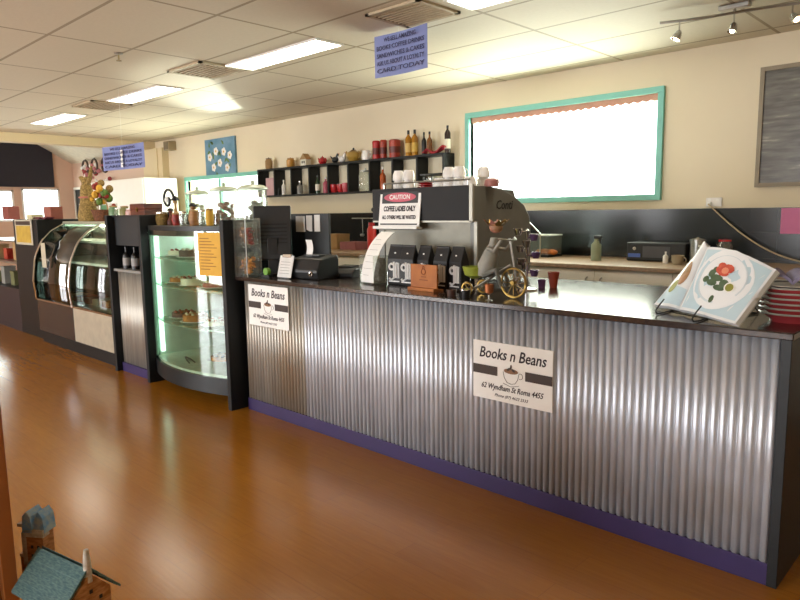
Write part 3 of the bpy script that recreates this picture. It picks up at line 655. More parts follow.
# caution sign
t = thing('caution_sign', 'white caution sign with a pink oval leaning on the machine hood', 'sign', (-3.275, 3.42, 1.49)); t.rotation_euler = (-.12, 0.0, 0)
M().box(-.2, .2, -.008, 0, 0, .27).out('board', PAPS, t, bevel=.003); M().box(-.215, .215, -.05, .01, -.02, 0).out('stand_lip', PAPS, t, bevel=.003)
M().box(-.175, .175, -.0095, -.008, .165, .25).out('black_band', BLKP, t); M().box(-.18, .18, -.0095, -.008, .012, .022).out('black_line', CHAR, t)
M().add([(.155*math.cos(a), -.011, .2075+.033*math.sin(a)) for a in [i*PI/14 for i in range(28)]], [tuple(range(28))]).out('pink_oval', mat('sign_pink', 'c8586a', .5), t)
text('CAUTION', .045, PAPS, t, (0, -.012, .2075), width=.2, bold=.001)
text('COFFEE LADIES ONLY', .05, INK, t, (0, -.009, .125), width=.31, bold=.002); text('ALL OTHERS WILL BE WASTED', .036, INK, t, (0, -.009, .065), width=.33, bold=.0015)

# ------------------------------------------------------------------ coffee bags
BAGM = mat('black_foil', '101011', .5, spec=.4)
SILV = mat('silver_print', 'e6e6e4', .5)
BG = 'black coffee bags on the counter'
def bag(x, y, lab, rz, base=None):
    if base: return dup(base, (x, y, CT), lab, rz)
    t = thing('coffee_bag', lab, 'coffee bag', (x, y, CT), rz, group=BG)
    w, d, h = .06, .035, .275
    def sec(z, ww, dd): return [(-ww, -dd, z), (ww, -dd, z), (ww, dd, z), (-ww, dd, z)]
    rings = [sec(0, w, d), sec(.02, w*1.03, d*1.08), sec(.18, w, d), sec(.235, w*.98, d*.45), sec(.262, w*.95, .006), sec(h, w*.95, .005)]
    vs = [p for r in rings for p in r]; fs = [(0, 3, 2, 1), tuple(range(20, 24))]
    for i in range(5):
        for k in range(4): fs.append((i*4+k, i*4+(k+1) % 4, (i+1)*4+(k+1) % 4, (i+1)*4+k))
    M().add(vs, fs).out('bag_body', BAGM, t, bevel=.006)
    m = M(); y0 = -d*1.12
    m.torus((-.018, y0, .125), .02, .008, 'y', 14); m.tube([(.002, y0, .16), (.002, y0, .05), (-.02, y0, .035), (-.04, y0, .045)], .008, 6)
    m.tube([(.02, y0, .15), (.02, y0, .05), (.042, y0, .05), (.042, y0, .15), (.02, y0, .15)], .008, 6)
    m.box(-.045, .045, y0, y0+.003, .022, .03); m.out('silver_print', SILV, t)
    M().lathe([(.009, 0), (.009, .003), (0, .004)], (.0, -d*.55, .215), 12, Matrix.Rotation(PI/2, 3, 'X')).out('valve', SILV, t)
    return t
b0 = bag(-3.14, 3.26, 'black coffee bag at the left end of the row by the paper stand', .1)
bag(-3.015, 3.25, 'black coffee bag second from left, partly behind the orange card box', .0, b0); bag(-2.885, 3.27, 'black coffee bag third from left, directly behind the orange card box', -.15, b0)
bag(-2.72, 3.25, 'black coffee bag just right of the orange card box', -.05, b0); bag(-2.595, 3.25, 'black coffee bag at the right end of the row', -.2, b0)
t = thing('card_box', 'orange-brown wooden card box with dark stamp before the coffee bags', 'card box', (-2.76, 3.1, CT), -.05)
OB = mat('orange_brown_board', 'b06a28', .6, col2='9a5820', scale=10)
M().box(-.115, .115, -.0, .012, .0, .165).out('front_panel', OB, t, bevel=.002); M().box(-.115, .115, -.03, .0, 0, .02).out('lip', OB, t, bevel=.002)
M().box(-.115, .115, .012, .06, 0, .012).out('base', OB, t)
m = M(); m.torus((0, -.001, .12), .018, .0025, 'y', 14); m.box(-.02, .02, -.002, 0, .085, .09); m.box(-.035, .035, -.002, 0, .065, .07); m.torus((0, -.001, .145), .009, .002, 'y', 10); m.out('stamp', mat('stamp_brown', '7a3a14', .7), t)
# curved brochure stand
t = thing('brochure_stand', 'clear brochure stand with a long curved white leaflet left of the coffee bags', 'brochure stand', (-3.32, 3.2, CT), -.15)
def leaf(u, v):
    a = v*1.1; return (-.075+.15*u, -.05+.34*(1-math.cos(a)), .345*math.sin(a)/math.sin(1.1)+.012)
M().grid(leaf, 2, 16).out('leaflet', PAP, t, solid=.003)
m = M()
for k in range(7): 
    v = .12+.11*k; p0 = leaf(.18, v); p1 = leaf(.82 if k % 3 else .6, v); m.tube([(p0[0], p0[1]-.003, p0[2]), (p1[0], p1[1]-.003, p1[2])], .0012, 4)
m.out('leaflet_print', mat('grey_print', '8c8c88', .7), t)
M().box(-.085, .085, -.06, .08, 0, .012).box(-.085, -.078, -.055, .08, .012, .2).box(.078, .085, -.055, .08, .012, .2).out('stand_body', GLJ, t)
m = M()
for k in range(5): m.box(-.07, .07, .0+.012*k, .008+.012*k, .012, .1+.02*k)
m.out('spare_leaflets', mat('brown_leaflet', '7a6248', .7, col2='a89a84'), t)

# ------------------------------------------------------------------ tricycle ornament
t = thing('tricycle_ornament', 'metal tricycle garden ornament with grey rider, pink flower head and lime basket', 'ornament', (-2.24, 3.12, CT))
m = M(); wc = (.14, 0, .09); m.torus(wc, .082, .007, 'y', 28)
for k in range(12): a = k*PI/6; m.tube([wc, (wc[0]+.082*math.cos(a), 0, wc[2]+.082*math.sin(a))], .0022, 5)
m.lathe([(.012, -.015), (.012, .015)], wc, 10, Matrix.Rotation(PI/2, 3, 'X')); m.out('front_wheel', GOLD, t, smooth=True)
for s in (-1, 1):
    m = M(); w2c = (-.13, s*.075, .045); m.torus(w2c, .036, .007, 'y', 18)
    for k in range(6): a = k*PI/3; m.tube([w2c, (w2c[0]+.036*math.cos(a), w2c[1], w2c[2]+.036*math.sin(a))], .002, 5)
    m.out('rear_wheel', GOLD, t, smooth=True)
m = M(); m.tube([(.14, .015, .09), (.13, .015, .2), (.12, 0, .3), (.11, 0, .34)], .007); m.tube([(.12, 0, .19), (.0, 0, .12), (-.08, 0, .07), (-.13, 0, .045)], .008); m.tube([(-.13, -.08, .045), (-.13, .08, .045)], .005); m.tube([(.09, -.08, .34), (.13, -.04, .33), (.13, .04, .33), (.09, .08, .34)], .005)
m.out('bicycle_frame', STL, t, smooth=True)
RG = mat('rider_grey', '9a9a90', .55, col2='7e8078')
m = M(); m.tube([(-.05, 0, .12), (-.04, 0, .18), (-.015, 0, .25), (-.0, 0, .30), (.005, 0, .34)], [.05, .058, .045, .026, .02], 12); m.out('rider_body', RG, t, smooth=True)
m = M()
for s in (-1, 1): m.tube([(-.01, s*.035, .28), (.05, s*.06, .27), (.1, s*.06, .335)], [.014, .012, .009])
m.out('rider_arms', RG, t, smooth=True)
m = M()
for s in (-1, 1): m.tube([(-.04, s*.03, .13), (.05, s*.04, .16), (.08, s*.035, .07)], [.024, .016, .01])
m.out('rider_legs', mat('rider_trousers', '6d6e66', .6), t, smooth=True)
PK = mat('flower_pink', 'b06a78', .5, col2='9a7a4a')
h = M().ball((.02, 0, .4), .04, sz=.85).out('flower_head', PK, t, smooth=True)
for k in range(9):
    a = k*2*PI/9; R = Matrix.Rotation(a, 3, 'Z'); pp = [R @ Vector(p) for p in ((.02, 0, .0), (.045, .02, .022), (.075, 0, .05), (.045, -.02, .022))]
    M().add([(p.x+.02, p.y, p.z+.395) for p in pp], [(0, 1, 2, 3)]).out('petal', PK if k % 2 else GOLD, h, solid=.003)
m = M(); m.lathe([(.02, .1), (.06, .12), (.075, .17), (.07, .17), (.055, .125), (0, .11)], (-.13, 0, 0), 18); m.out('basket', LIM, t, smooth=True)
# pots in front
def pot(name, lab, cat, x, y, r, h, mm, lid=None, group=None):
    t = thing(name, lab, cat, (x, y, CT), group=group); M().lathe([(0, 0), (r*.8, 0), (r, h*.8), (r*.96, h*.8), (r*.7, h*.1), (0, h*.1)]).out('pot_body', mm, t, smooth=True)
    if lid: M().lathe([(r, h*.8), (r, h*.9), (r*.4, h), (0, h)]).out('lid', lid, t, smooth=True)
pot('small_pot', 'small dark pot with silver lid in front of the tricycle ornament', 'pot', -2.34, 2.99, .03, .055, BLKP, CHR)
pot('small_pot', 'little brown pot left of the silver-lidded pot', 'pot', -2.45, 3.0, .032, .05, mat('brown_glaze', '4a342c', .35))
t = thing('copper_goblet', 'small copper goblet with a thin stem before the gold wheel', 'goblet', (-2.17, 2.985, CT)); M().lathe([(.022, 0), (.005, .006), (.005, .03)]).out('stem', STL, t, smooth=True); M().lathe([(.005, .03), (.024, .045), (.026, .09), (.024, .09), (.02, .047), (0, .036)]).out('bowl', mat('copper', 'a0623c', .35, metal=.7), t, smooth=True)
# chrome stand behind
t = thing('chrome_cup_tree', 'tall shiny chrome stand of small cups beside the tricycle ornament', 'cup stand', (-2.26, 3.5, CT)); M().lathe([(.07, 0), (.065, .012), (.01, .02), (.008, .36), (.014, .37), (0, .38)]).out('pole', CHR, t, smooth=True)
for k in range(8):
    a = k*2.3; z = .09+.036*k; c = M().lathe([(.018, 0), (.03, .04), (.027, .04), (.015, .005), (0, .004)], (.055*math.cos(a), .055*math.sin(a), z), 12); c.tube([(0, 0, z+.02), (.04*math.cos(a), .04*math.sin(a), z+.02)], .004); c.out('chrome_cup', CHR if k % 3 else mat('violet_metal', '8a6a9a', .25, metal=.6), t, smooth=True)
t = thing('flared_cup', 'flared dark orange paper cup behind the ornament on the bright worktop', 'cup', (-2.2, 3.72, CT)); M().lathe([(0, 0), (.022, 0), (.038, .1), (.036, .1), (.02, .004), (0, .004)]).out('cup_body', mat('rust_cup', 'a8452c', .5), t, smooth=True)
t = thing('violet_cup', 'small violet cup between the chrome stand and the flared cup', 'cup', (-2.25, 3.66, CT)); M().lathe([(0, 0), (.02, 0), (.026, .055), (.024, .055), (.018, .004), (0, .004)]).out('cup_body', VIOL, t, smooth=True)

# ------------------------------------------------------------------ till group
t = thing('touch_screen', 'black till screen on a stand seen side-on at the left end of the counter', 'till screen', (-4.45, 3.17, CT), .85)
R = Matrix.Rotation(-.18, 4, 'X')
M().box(-.1, .1, -.08, .1, 0, .02).out('base', BLKP, t, bevel=.005); M().box(-.04, .04, -.02, .03, .02, .3).out('stand_neck', BLKP, t, bevel=.005)
M().box(-.15, .15, -.05, .0, .12, .56, R.to_3x3()).out('screen_back', CHAR, t, bevel=.01)
m = M()
for k in range(6): m.box(-.12, .12, -.053, -.05, .25+.03*k, .262+.03*k, R.to_3x3())
m.out('vent_slots', BLKM, t)
t = thing('note_board', 'upright black board with three white notes behind the till', 'board', (-4.42, 3.46, CT), 0)
M().box(-.16, .33, 0, .02, .0, .49).out('board', CHAR, t, bevel=.003)
NW = mat('note_white', 'e2e2de', .7)
M().box(-.09, .03, -.003, 0, .34, .47).out('note', NW, t); M().prism([(.05, .36), (.05, .475), (.125, .475), (.125, .345), (.09, .345)], 'y', -.003, 0).out('note', NW, t); M().box(.155, .225, -.003, 0, .345, .48).out('note', NW, t)
t = thing('receipt_printer', 'black receipt printer with a paper slip hanging from the top', 'receipt printer', (-3.98, 3.2, CT), .1); t.scale = (.82, .82, .9)
M().prism([(-.13, 0), (-.15, .07), (-.1, .17), (.12, .2), (.14, .16), (.14, 0)], 'x', -.17, .2).out('printer_case', BLKP, t, bevel=.012)
M().box(-.1, .1, -.02, .06, .19, .2).out('paper_slot', CHAR, t); M().torus((.12, -.152, .05), .018, .005, 'y', 14).out('chrome_ring', CHR, t, smooth=True)
M().grid(lambda u, v: (-.09+.08*u, .0+.02*math.sin(v*3), .185+.14*v), 1, 6).out('paper_slip', PAP, t, solid=.002)
t = thing('clipboard', 'white sheet on a small clip stand in front of the receipt printer', 'clipboard', (-4.13, 3.03, CT), .05)
R3 = Matrix.Rotation(-.25, 3, 'X')
M().box(-.08, .08, 0, .004, .01, .18, R3).out('sheet', NW, t); M().box(-.05, .05, -.006, .012, .165, .19, R3).out('clip', CHR, t, bevel=.003); M().box(-.06, .06, 0, .07, 0, .01).out('foot', BLKP, t)
m = M()
for k in range(5): m.box(-.06, .05, -.001, 0, .04+.022*k, .043+.022*k, R3)
m.out('handwriting', mat('grey_print', '8c8c88'), t)
t = thing('paper_tray', 'low tray of loose white receipts between the screen and the printer', 'tray', (-4.24, 3.19, CT)); M().box(-.07, .07, -.07, .07, 0, .11).out('tray_body', CHAR, t, bevel=.005)
for k in range(4): M().box(-.06, .06, -.05, .05, .111+.004*k, .113+.004*k, Matrix.Rotation(.25*k-.3, 3, 'Z')).out('receipt', PAP, t)
t = thing('green_tape', 'small bright green tape dispenser beside the till screen', 'tape dispenser', (-4.33, 3.02, CT)); M().lathe([(.03, -.015), (.03, .015)], (0, 0, .045), 18, Matrix.Rotation(PI/2, 3, 'X')).out('tape_roll', mat('leaf_green', '6aa02c', .4), t, smooth=True); M().box(-.05, .05, -.02, .02, 0, .02).out('base', BLKP, t, bevel=.003)
t = thing('card_reader', 'low black card payment terminal lying on the counter right of the printer', 'card reader', (-3.86, 3.44, CT), .2)
M().prism([(-.1, 0), (-.1, .03), (-.05, .07), (.08, .08), (.11, .05), (.11, 0)], 'x', -.12, .12).out('terminal_body', BLKP, t, bevel=.012); M().box(-.07, .07, -.04, .07, .078, .084, Matrix.Rotation(.05, 3, 'X')).out('keypad', CHAR, t)
M().tube([(-.12, 0, .02), (-.2, .02, .006), (-.26, -.03, .006)], .005).out('cable', BLKP, t)
t = thing('sugar_shaker', 'small glass sugar shaker with dark lid left of the brochure stand', 'shaker', (-3.52, 3.3, CT)); M().lathe([(0, 0), (.03, 0), (.03, .09)]).out('shaker_body', GLJ, t, smooth=True); M().lathe([(.031, .09), (.028, .12), (0, .125)]).out('lid', BLKP, t, smooth=True); M().lathe([(0, .003), (.027, .003), (.027, .05), (0, .05)]).out('sugar', PAP, t)

# cookie rack
t = thing('cookie_rack', 'clear two-tier rack at the left counter end against the black panel', 'rack', (-4.53, 2.985, CT), .0)
m = M(); m.box(-.085, .085, -.07, .07, .0, .008); m.box(-.085, .085, -.07, .07, .235, .243); m.box(-.085, .085, .066, .07, 0, .46); m.box(-.085, -.081, -.07, .07, 0, .46); m.out('rack_frame', GLJ, t)
M().tube([(.085, -.07, .46), (.085, -.07, .02), (.1, -.075, .004)], .004).tube([(-.085, -.07, .46), (.085, -.07, .46)], .004).out('wire_edge', STL, t)
random.seed(11)
for lev in (0, 1):
    for k, x in enumerate((-.038, .038)):
        z = CT+(.008 if lev == 0 else .243)
        lab = '%s %s cookie jar in the clear two-tier rack' % (('lower', 'upper')[lev], ('left', 'right')[k])
        j = thing('cookie_jar', lab, 'jar', (-4.53+x, 2.985, z), group='cookie jars in the rack')
        M().box(-.036, .036, -.05, .05, 0, .17).out('jar_body', GLJ, j, bevel=.006); M().box(-.037, .037, -.052, .052, .17, .185).out('lid', GLJ, j, bevel=.004)
        c = M()
        for q in range(14): c.lathe([(0, -.005), (.019, -.004), (.019, .004), (0, .005)], (random.uniform(-.015, .015), random.uniform(-.028, .028), .022+.0088*q), 10, Euler((random.uniform(-.8, .8), random.uniform(-.8, .8), 0)).to_matrix())
        o = c.out('cookies', (BERRY, CAKE)[(lev+k) % 2] if lev else mat('ginger_biscuit', 'e0a040', .8, col2='c06a2a', scale=30), j)

# ------------------------------------------------------------------ cookbook on wire stand
def V(*a): return Vector(a)
Sb, BR, St, TR = V(-1.17, 3.11, 1.125), V(-.865, 2.905, 1.118), V(-1.137, 3.34, 1.405), V(-.786, 3.15, 1.328)
BL, TL = V(-1.33, 3.20, 1.125), V(-1.19, 3.44, 1.41)
O = V(-1.1, 3.15, CT)
t = thing('open_cookbook', 'large open cookbook showing a plate with a red flower garnish', 'book', tuple(O))
def page(A, B, C, D, bulge):   # A spine-bottom, B outer-bottom, C spine-top, D outer-top
    nrm = (B-A).cross(C-A).normalized()
    if nrm.y > 0: nrm = -nrm
    def f(u, v, off=0):
        p = (A*(1-u)+B*u)*(1-v)+(C*(1-u)+D*u)*v
        s = bulge*math.sin(PI*min(1, u*1.15)**.7) if u < .87 else bulge*math.sin(PI*min(1, u*1.15)**.7)
        top = .02*math.sin(PI*u)*v
        return p+nrm*(s+off)+V(0, 0, 1)*top-O
    return f, nrm
fr, nr = page(Sb, BR, St, TR, .012); fl, nl = page(Sb, BL, St, TL, .012)
def slab(f, name, mm, off0, off1, nu=14, nv=4):
    m = M(); m.grid(lambda u, v: f(u, v, off0), nu, nv); m.grid(lambda u, v: f(u, v, off1), nu, nv)
    for (ua, ub, va, vb) in ((0, 1, 0, 0), (0, 1, 1, 1), (0, 0, 0, 1), (1, 1, 0, 1)):
        m.grid(lambda u, v: f(ua+(ub-ua)*u, va+(vb-va)*u, off0+(off1-off0)*v), 14, 1)
    return m.out(name, mm, t, smooth=True)
PG = mat('page_white', 'dfe3e6', .5, var=.03)
slab(fr, 'page_block', PG, 0, -.022); slab(fl, 'page_block', PG, 0, -.022)
slab(fr, 'cover', mat('cover_grey', 'a8aaa8', .5), -.023, -.028); slab(fl, 'cover', mat('cover_grey', 'a8aaa8'), -.023, -.028)
pm = M()
def disc(f, mm, cu, cv, ru, rv, off, n=28, a0=0):
    pm.use(mm); pts = [f(cu, cv, off)]+[f(cu+ru*math.cos(2*PI*i/n), cv+rv*math.sin(2*PI*i/n), off) for i in range(n)]
    pm.add(pts, [(0, 1+i, 1+(i+1) % n) for i in range(n)])
def patch(f, mm, u0, u1, v0, v1, off):
    pm.use(mm); pm.grid(lambda a, b: f(u0+(u1-u0)*a, v0+(v1-v0)*b, off), 8, 3)
PBL = mat('print_pale_blue', 'b9d2de', .5, var=.04); PWH = mat('print_plate_white', 'e6eaee', .5, var=.02); POR = mat('print_orange_red', 'd0563a', .6, col2='b83a26', scale=40); PGR = mat('print_green', '4a6044', .6, col2='34502e', scale=40); POL = mat('print_olive', '8a8a2a', .6)
patch(fr, PBL, .03, .97, .04, .96, .0008)
disc(fr, PWH, .47, .55, .42, .46, .0016); disc(fr, mat('print_shadow_blue', 'cfdce4', .5), .47, .55, .34, .37, .0019); disc(fr, PWH, .47, .56, .32, .35, .0022)
for (cu, cv, ru, rv) in ((.36, .47, .08, .05), (.30, .60, .05, .06), (.50, .42, .09, .045), (.40, .55, .10, .05), (.54, .50, .07, .06), (.25, .50, .05, .05), (.33, .66, .04, .05)): disc(fr, PGR, cu, cv, ru, rv, .0026+cu*.0005, 10)
for (cu, cv, ru, rv) in ((.42, .68, .09, .07), (.50, .72, .08, .07), (.40, .74, .06, .05), (.46, .64, .08, .05)): disc(fr, POR, cu, cv, ru, rv, .0036+cu*.0005, 9)
disc(fr, mat('print_coral', 'e08a6a', .6), .47, .68, .05, .05, .0044, 10)
disc(fr, PAP, .64, .47, .075, .08, .0040, 18); disc(fr, POL, .64, .47, .055, .06, .0044, 18); disc(fr, PGR, .48, .24, .035, .06, .0030, 8)
patch(fl, PBL, .03, .97, .04, .3, .0008)
disc(fl, mat('print_brown_food', 'a87a5a', .6, col2='8a6a3a', scale=40), .45, .5, .25, .18, .0014, 16); disc(fl, POL, .7, .3, .18, .1, .0018, 14)
pm.out('page_pictures', None, t, smooth=True)
t = thing('book_stand', 'dark wire book stand with two hooks holding the open cookbook', 'book stand', (-1.1, 3.15, CT))
for (x, y) in ((-1.24, 3.08), (-1.03, 2.96)):
    a = V(x, y, 0)-V(-1.1, 3.15, 0)
    M().tube([a+V(.0, .12, .005), a+V(0, .01, .005), a+V(-.01, -.035, .006), a+V(-.012, -.045, .02), a+V(-.003, -.03, .045), a+V(.01, -.012, .07), a+V(.012, -.012, .075)], .0035, 6).out('hook', BLKM, t, smooth=True)
M().tube([(-.15, .05, .005), (.1, -.07, .005)], .0035, 6).tube([(-.15, .05, .005), (-.1, .3, .005)], .0035, 6).tube([(.1, -.07, .005), (.2, .2, .005)], .0035, 6).tube([(-.1, .3, .005), (.2, .2, .005), (.08, .24, .2), (-.0, .27, .2), (-.1, .3, .005)], .0035, 6).out('wire_base', BLKM, t, smooth=True)

# plates
PR = mat('plate_red', 'ae4044', .25); PRIM = mat('plate_rim_grey', 'a8a49c', .35)
px_, py_ = -.735, 3.235
p0 = None
for k in range(6):
    lab = ('bottom red plate of the stack at the right counter end', 'second red plate up in the stack', 'third red plate up in the stack', 'fourth red plate up in the stack', 'fifth red plate up in the stack', 'topmost red plate of the stack, under the black plate')[k]
    z = CT+.022*k
    if p0 is None:
        p0 = thing('red_plate', lab, 'plate', (px_, py_, z), group='stacked red plates')
        M().lathe([(0, 0), (.085, 0), (.09, .012), (.128, .038), (.124, .04), (.088, .018), (.0, .012)], n=36).out('plate_body', PR, p0, smooth=True)
        M().lathe([(.127, .037), (.131, .041), (.127, .045), (.122, .041), (.127, .037)], n=36).out('rim', PRIM, p0, smooth=True)
    else: dup(p0, (px_, py_, z), lab)
t = thing('black_plate', 'black plate lying on top of the stack of red plates', 'plate', (px_, py_, CT+.022*5+.034)); M().lathe([(0, 0), (.08, 0), (.085, .006), (.13, .016), (.126, .02), (.08, .01), (0, .008)], n=36).out('plate_body', BLKP, t, smooth=True); M().lathe([(.128, .015), (.132, .018), (.128, .021), (.124, .018), (.128, .015)], n=36).out('rim', PRIM, t, smooth=True)
m = M(); m.grid(lambda u, v: (-.07+.16*u, -.06+.14*v, .004+.035*abs(math.sin(u*5+v*2))+.02*v), 14, 8)
tag(m.out('napkins', LILAC, loc=(-.76, 3.25, 1.256), solid=.012), 'crumpled lilac-grey napkins lying on the black plate', 'napkins')
t = thing('striped_beaker', 'red beaker with white bands cut off by the right photo edge', 'beaker', (-.7, 3.58, CT)); M().lathe([(0, 0), (.035, 0), (.05, .27), (.046, .27), (.03, .01), (0, .01)]).out('beaker_body', PR, t, smooth=True)
for k in range(5): z = .1+.034*k; r = .035+.015*z/.27; M().lathe([(r+.0005, z), (r+.003, z+.006), (r+.001, z+.012)]).out('white_band', WHT, t, smooth=True)

# ================================================================== LEFT SIDE CABINETS
def panel(x, y0, y1, h, lab):
    tag(M().box(-.025, .025, 0, y1-y0, 0, h).out('upright_panel', BLK, loc=(x, y0, 0), bevel=.003), lab, 'panel', 'tall black upright panels')
panel(-4.655, 2.83, 3.45, 1.55, 'tall black upright panel between the counter and the cake case')
panel(-6.05, 2.81, 3.75, 1.6, 'tall black upright panel left of the cake case')
panel(-6.775, 2.81, 3.75, 1.6, 'tall black upright panel beside the curved chiller')
# cake case
t = thing('cake_display_case', 'bow-fronted glass cake display case between two black panels', 'display case', (-5.352, 3.1, 0))
hw = .668
def arcY(x, d=.0): return -.215-.125*(1-(x/hw)**2)+d
def bow(z0, z1, name, mm, d=.0, thick=.02, n=24):
    m = M(); poly = [(-hw+2*hw*i/n, arcY(-hw+2*hw*i/n, d)) for i in range(n+1)]
    poly += [(p[0], p[1]+thick) for p in reversed(poly)]
    m.prism(poly, 'z', z0, z1); return m.out(name, mm, t, smooth=True)
def bowslab(z0, z1, name, mm, d=.0, yb=.7, n=24, w=None, par=None):
    w = w or hw; m = M(); poly = [(-w+2*w*i/n, arcY(-w+2*w*i/n, d)) for i in range(n+1)]+[(w, yb), (-w, yb)]
    m.prism(poly, 'z', z0, z1); return m.out(name, mm, par or t, smooth=True)
bowslab(.1, .24, 'base', BLK); M().box(-hw, hw, .15, .65, 0, .1).out('plinth', BLK, t)
for x in (-.6, .6): M().box(x-.04, x+.04, -.05, .06, 0, .1).out('foot', BLK, t)
bowslab(.24, .262, 'deck', mat('deck_stone', 'd8dccb', .35, col2='c4cab8', scale=20), .025, .68)
bow(.24, 1.46, 'curved_glass', GLC, 0, .006)
bowslab(1.46, 1.5, 'top', BLK, .0, .7)
BKP = mat('case_back_panel', '7c9a8c', .3, col2='3c4a44', scale=3)
M().box(-hw, hw, .68, .7, .262, 1.46).out('back_panel', BKP, t)
M().box(-hw+.012, -hw+.016, -.18, .68, .262, 1.46).out('side_mirror', mat('side_lining', 'd4e4da', .6), t)
m = M()
for x in (-hw+.015, hw-.015): m.box(x-.012, x+.012, arcY(x)+.01, arcY(x)+.03, .262, 1.46)
m.out('glass_trim', mat('pale_green_trim', 'a8c4b4', .3), t)
LED = emit('case_light', 'f2fff4', 22.0)
M().box(-hw+.05, hw-.05, .2, .24, 1.44, 1.458).out('light_or_edge_glow', LED, t); bow(1.415, 1.46, 'fascia', BLK, .008, .012)
M().tube([(-hw+.045, -.16, .3), (-hw+.045, -.16, 1.4)], .02).out('light_or_edge_glow', emit('glass_edge_glow', 'd8ffe8', 3.0), t, smooth=True)  # glowing rod added for the bright reflection along the glass edge
SHG = glass('shelf_glass', 'c8e4d4', .15, .05, .25)
for z in (.62, .95, 1.2): bowslab(z, z+.012, 'glass_shelf', SHG, .04, .66, w=hw-.03)
CG2 = 'cakes in the bow-fronted case'
def cake(lab, x, y, z, r, h, mm, top, plate=True):
    t = thing('cake_plate', 'white plate under the '+lab.replace(' in the cake case', ''), 'plate', (x, y, z), group='cake plates'); M().lathe([(0, 0), (r*.7, 0), (r*1.25, .014), (r*1.22, .018), (r*.7, .006), (0, .006)], n=24).out('plate_body', WHT, t, smooth=True)
    c = thing('cake', lab, 'cake', (x, y, z+.008), group=CG2); M().lathe([(0, 0), (r, 0), (r, h), (r*.95, h*1.05), (0, h*1.05)], n=22).out('cake_body', mm, c, smooth=True)
    m = M()
    for k in range(8): a = k*PI/4; m.ball((r*.7*math.cos(a), r*.7*math.sin(a), h*1.1), r*.13, 8)
    m.out('topping', top, c, smooth=True)
CREAMC = mat('icing_cream', 'e8dcc0', .6)
for lev, z, row in (('top', 1.212, ((CREAMC, BERRY, 'white iced'), (CHOC, CREAMC, 'chocolate'), (CAKE, BERRY, 'golden'))), ('middle', .962, ((CAKE, CREAMC, 'golden'), (CREAMC, BERRY, 'cream'), (BERRY, CREAMC, 'dark red'))), ('lower', .632, ((CHOC, BERRY, 'chocolate'), (CAKE, CREAMC, 'golden sponge'), (CREAMC, CAKE, 'pale sponge')))):
    for k, (mm, tp, nm) in enumerate(row):
        cake('%s cake, %s on the %s shelf in the cake case' % (nm, ('left', 'middle', 'right')[k], lev), (-5.76, -5.44, -5.1)[k], (3.06, 3.0, 3.02)[k], z, .11, (.045, .06, .04)[k], mm, tp)
cake('flat brown tart on the deck in the cake case', -5.3, 3.2, .262, .13, .035, CAKE, CHOC)
t = thing('serving_tongs', 'black serving tongs lying on the deck of the cake case', 'tongs', (-5.55, 2.97, .262), -.3); 
for s in (-1, 1): M().tube([(-.14, s*.004, .008), (0, s*.02, .01), (.14, s*.025, .008)], .006).out('arm', BLKP, t, smooth=True)
for k in range(4):
    tt = thing('salad_bowl', ('leftmost', 'second', 'third', 'rightmost')[k]+' dark bowl of greens at the back of the cake case top shelf', 'bowl', (-5.85+.3*k, 3.62, 1.212), group='bowls of greens in the cake case'); M().lathe([(0, 0), (.05, 0), (.1, .06), (.095, .06), (.045, .008), (0, .008)]).out('bowl_body', BLKP, tt, smooth=True)
    m = M(); random.seed(k)
    for q in range(14): m.ball((random.uniform(-.05, .05), random.uniform(-.05, .05), .06+random.uniform(-.01, .03)), .025, 7, sz=.6)
    m.out('greens', GRN if k % 2 else BERRY, tt)
t = thing('yellow_price_list', 'tall yellow price list stuck to the cake case glass at upper right', 'notice', (-4.84, 2.812, 1.1), .2)
M().box(-.11, .15, -.004, 0, 0, .35).out('sheet', YEL, t)
m = M()
for k in range(11): m.box(-.09, .02+.1*((k*37) % 10)/10, -.0048, -.004, .05+.025*k, .056+.025*k)
m.out('handwriting', mat('brown_writing', '8a5c14', .7), t)

# corrugated recess unit
t = thing('recess_cabinet', 'narrow cabinet with corrugated steel front and open black shelf above', 'cabinet', (-6.41, 2.865, 0))
m = M(); a, b = -.335, .33
m.grid(lambda u, v: (a+(b-a)*u, .006*math.cos(2*PI*(a+(b-a)*u)/pitch)+.02, .09+v*.95), 17*8, 1); o = m.out('corrugated_sheet', STEELD, t, solid=.001)
for p in o.data.polygons: p.use_smooth = True
M().box(a, b, .03, .6, .0, 1.04).out('body', BLK, t); M().box(a, b, 0, .026, 0, .09).out('kick_board', PURP, t); M().box(a, b, -.02, .62, 1.04, 1.065).out('shelf', mat('grey_shelf_edge', '8a8a86', .4), t)
M().box(a, b, .3, .32, 1.065, 1.6).out('back_panel', BLKM, t); M().box(a, b, .02, .32, 1.3, 1.58).out('upper_box', CHAR, t); M().box(a, b, .0, .62, 1.58, 1.6).out('top', BLK, t)
for k, x in enumerate((-6.62, -6.43, -6.22)):
    tt = bottle('wine_bottle', ('left', 'middle', 'right')[k]+' dark wine bottle in the open black shelf', x, 1.065, .22, .038, BLKP if k < 2 else REDD, y=2.93, group='wine bottles in the open shelf', lab=mat('grey_label', '9a9a98', .6))
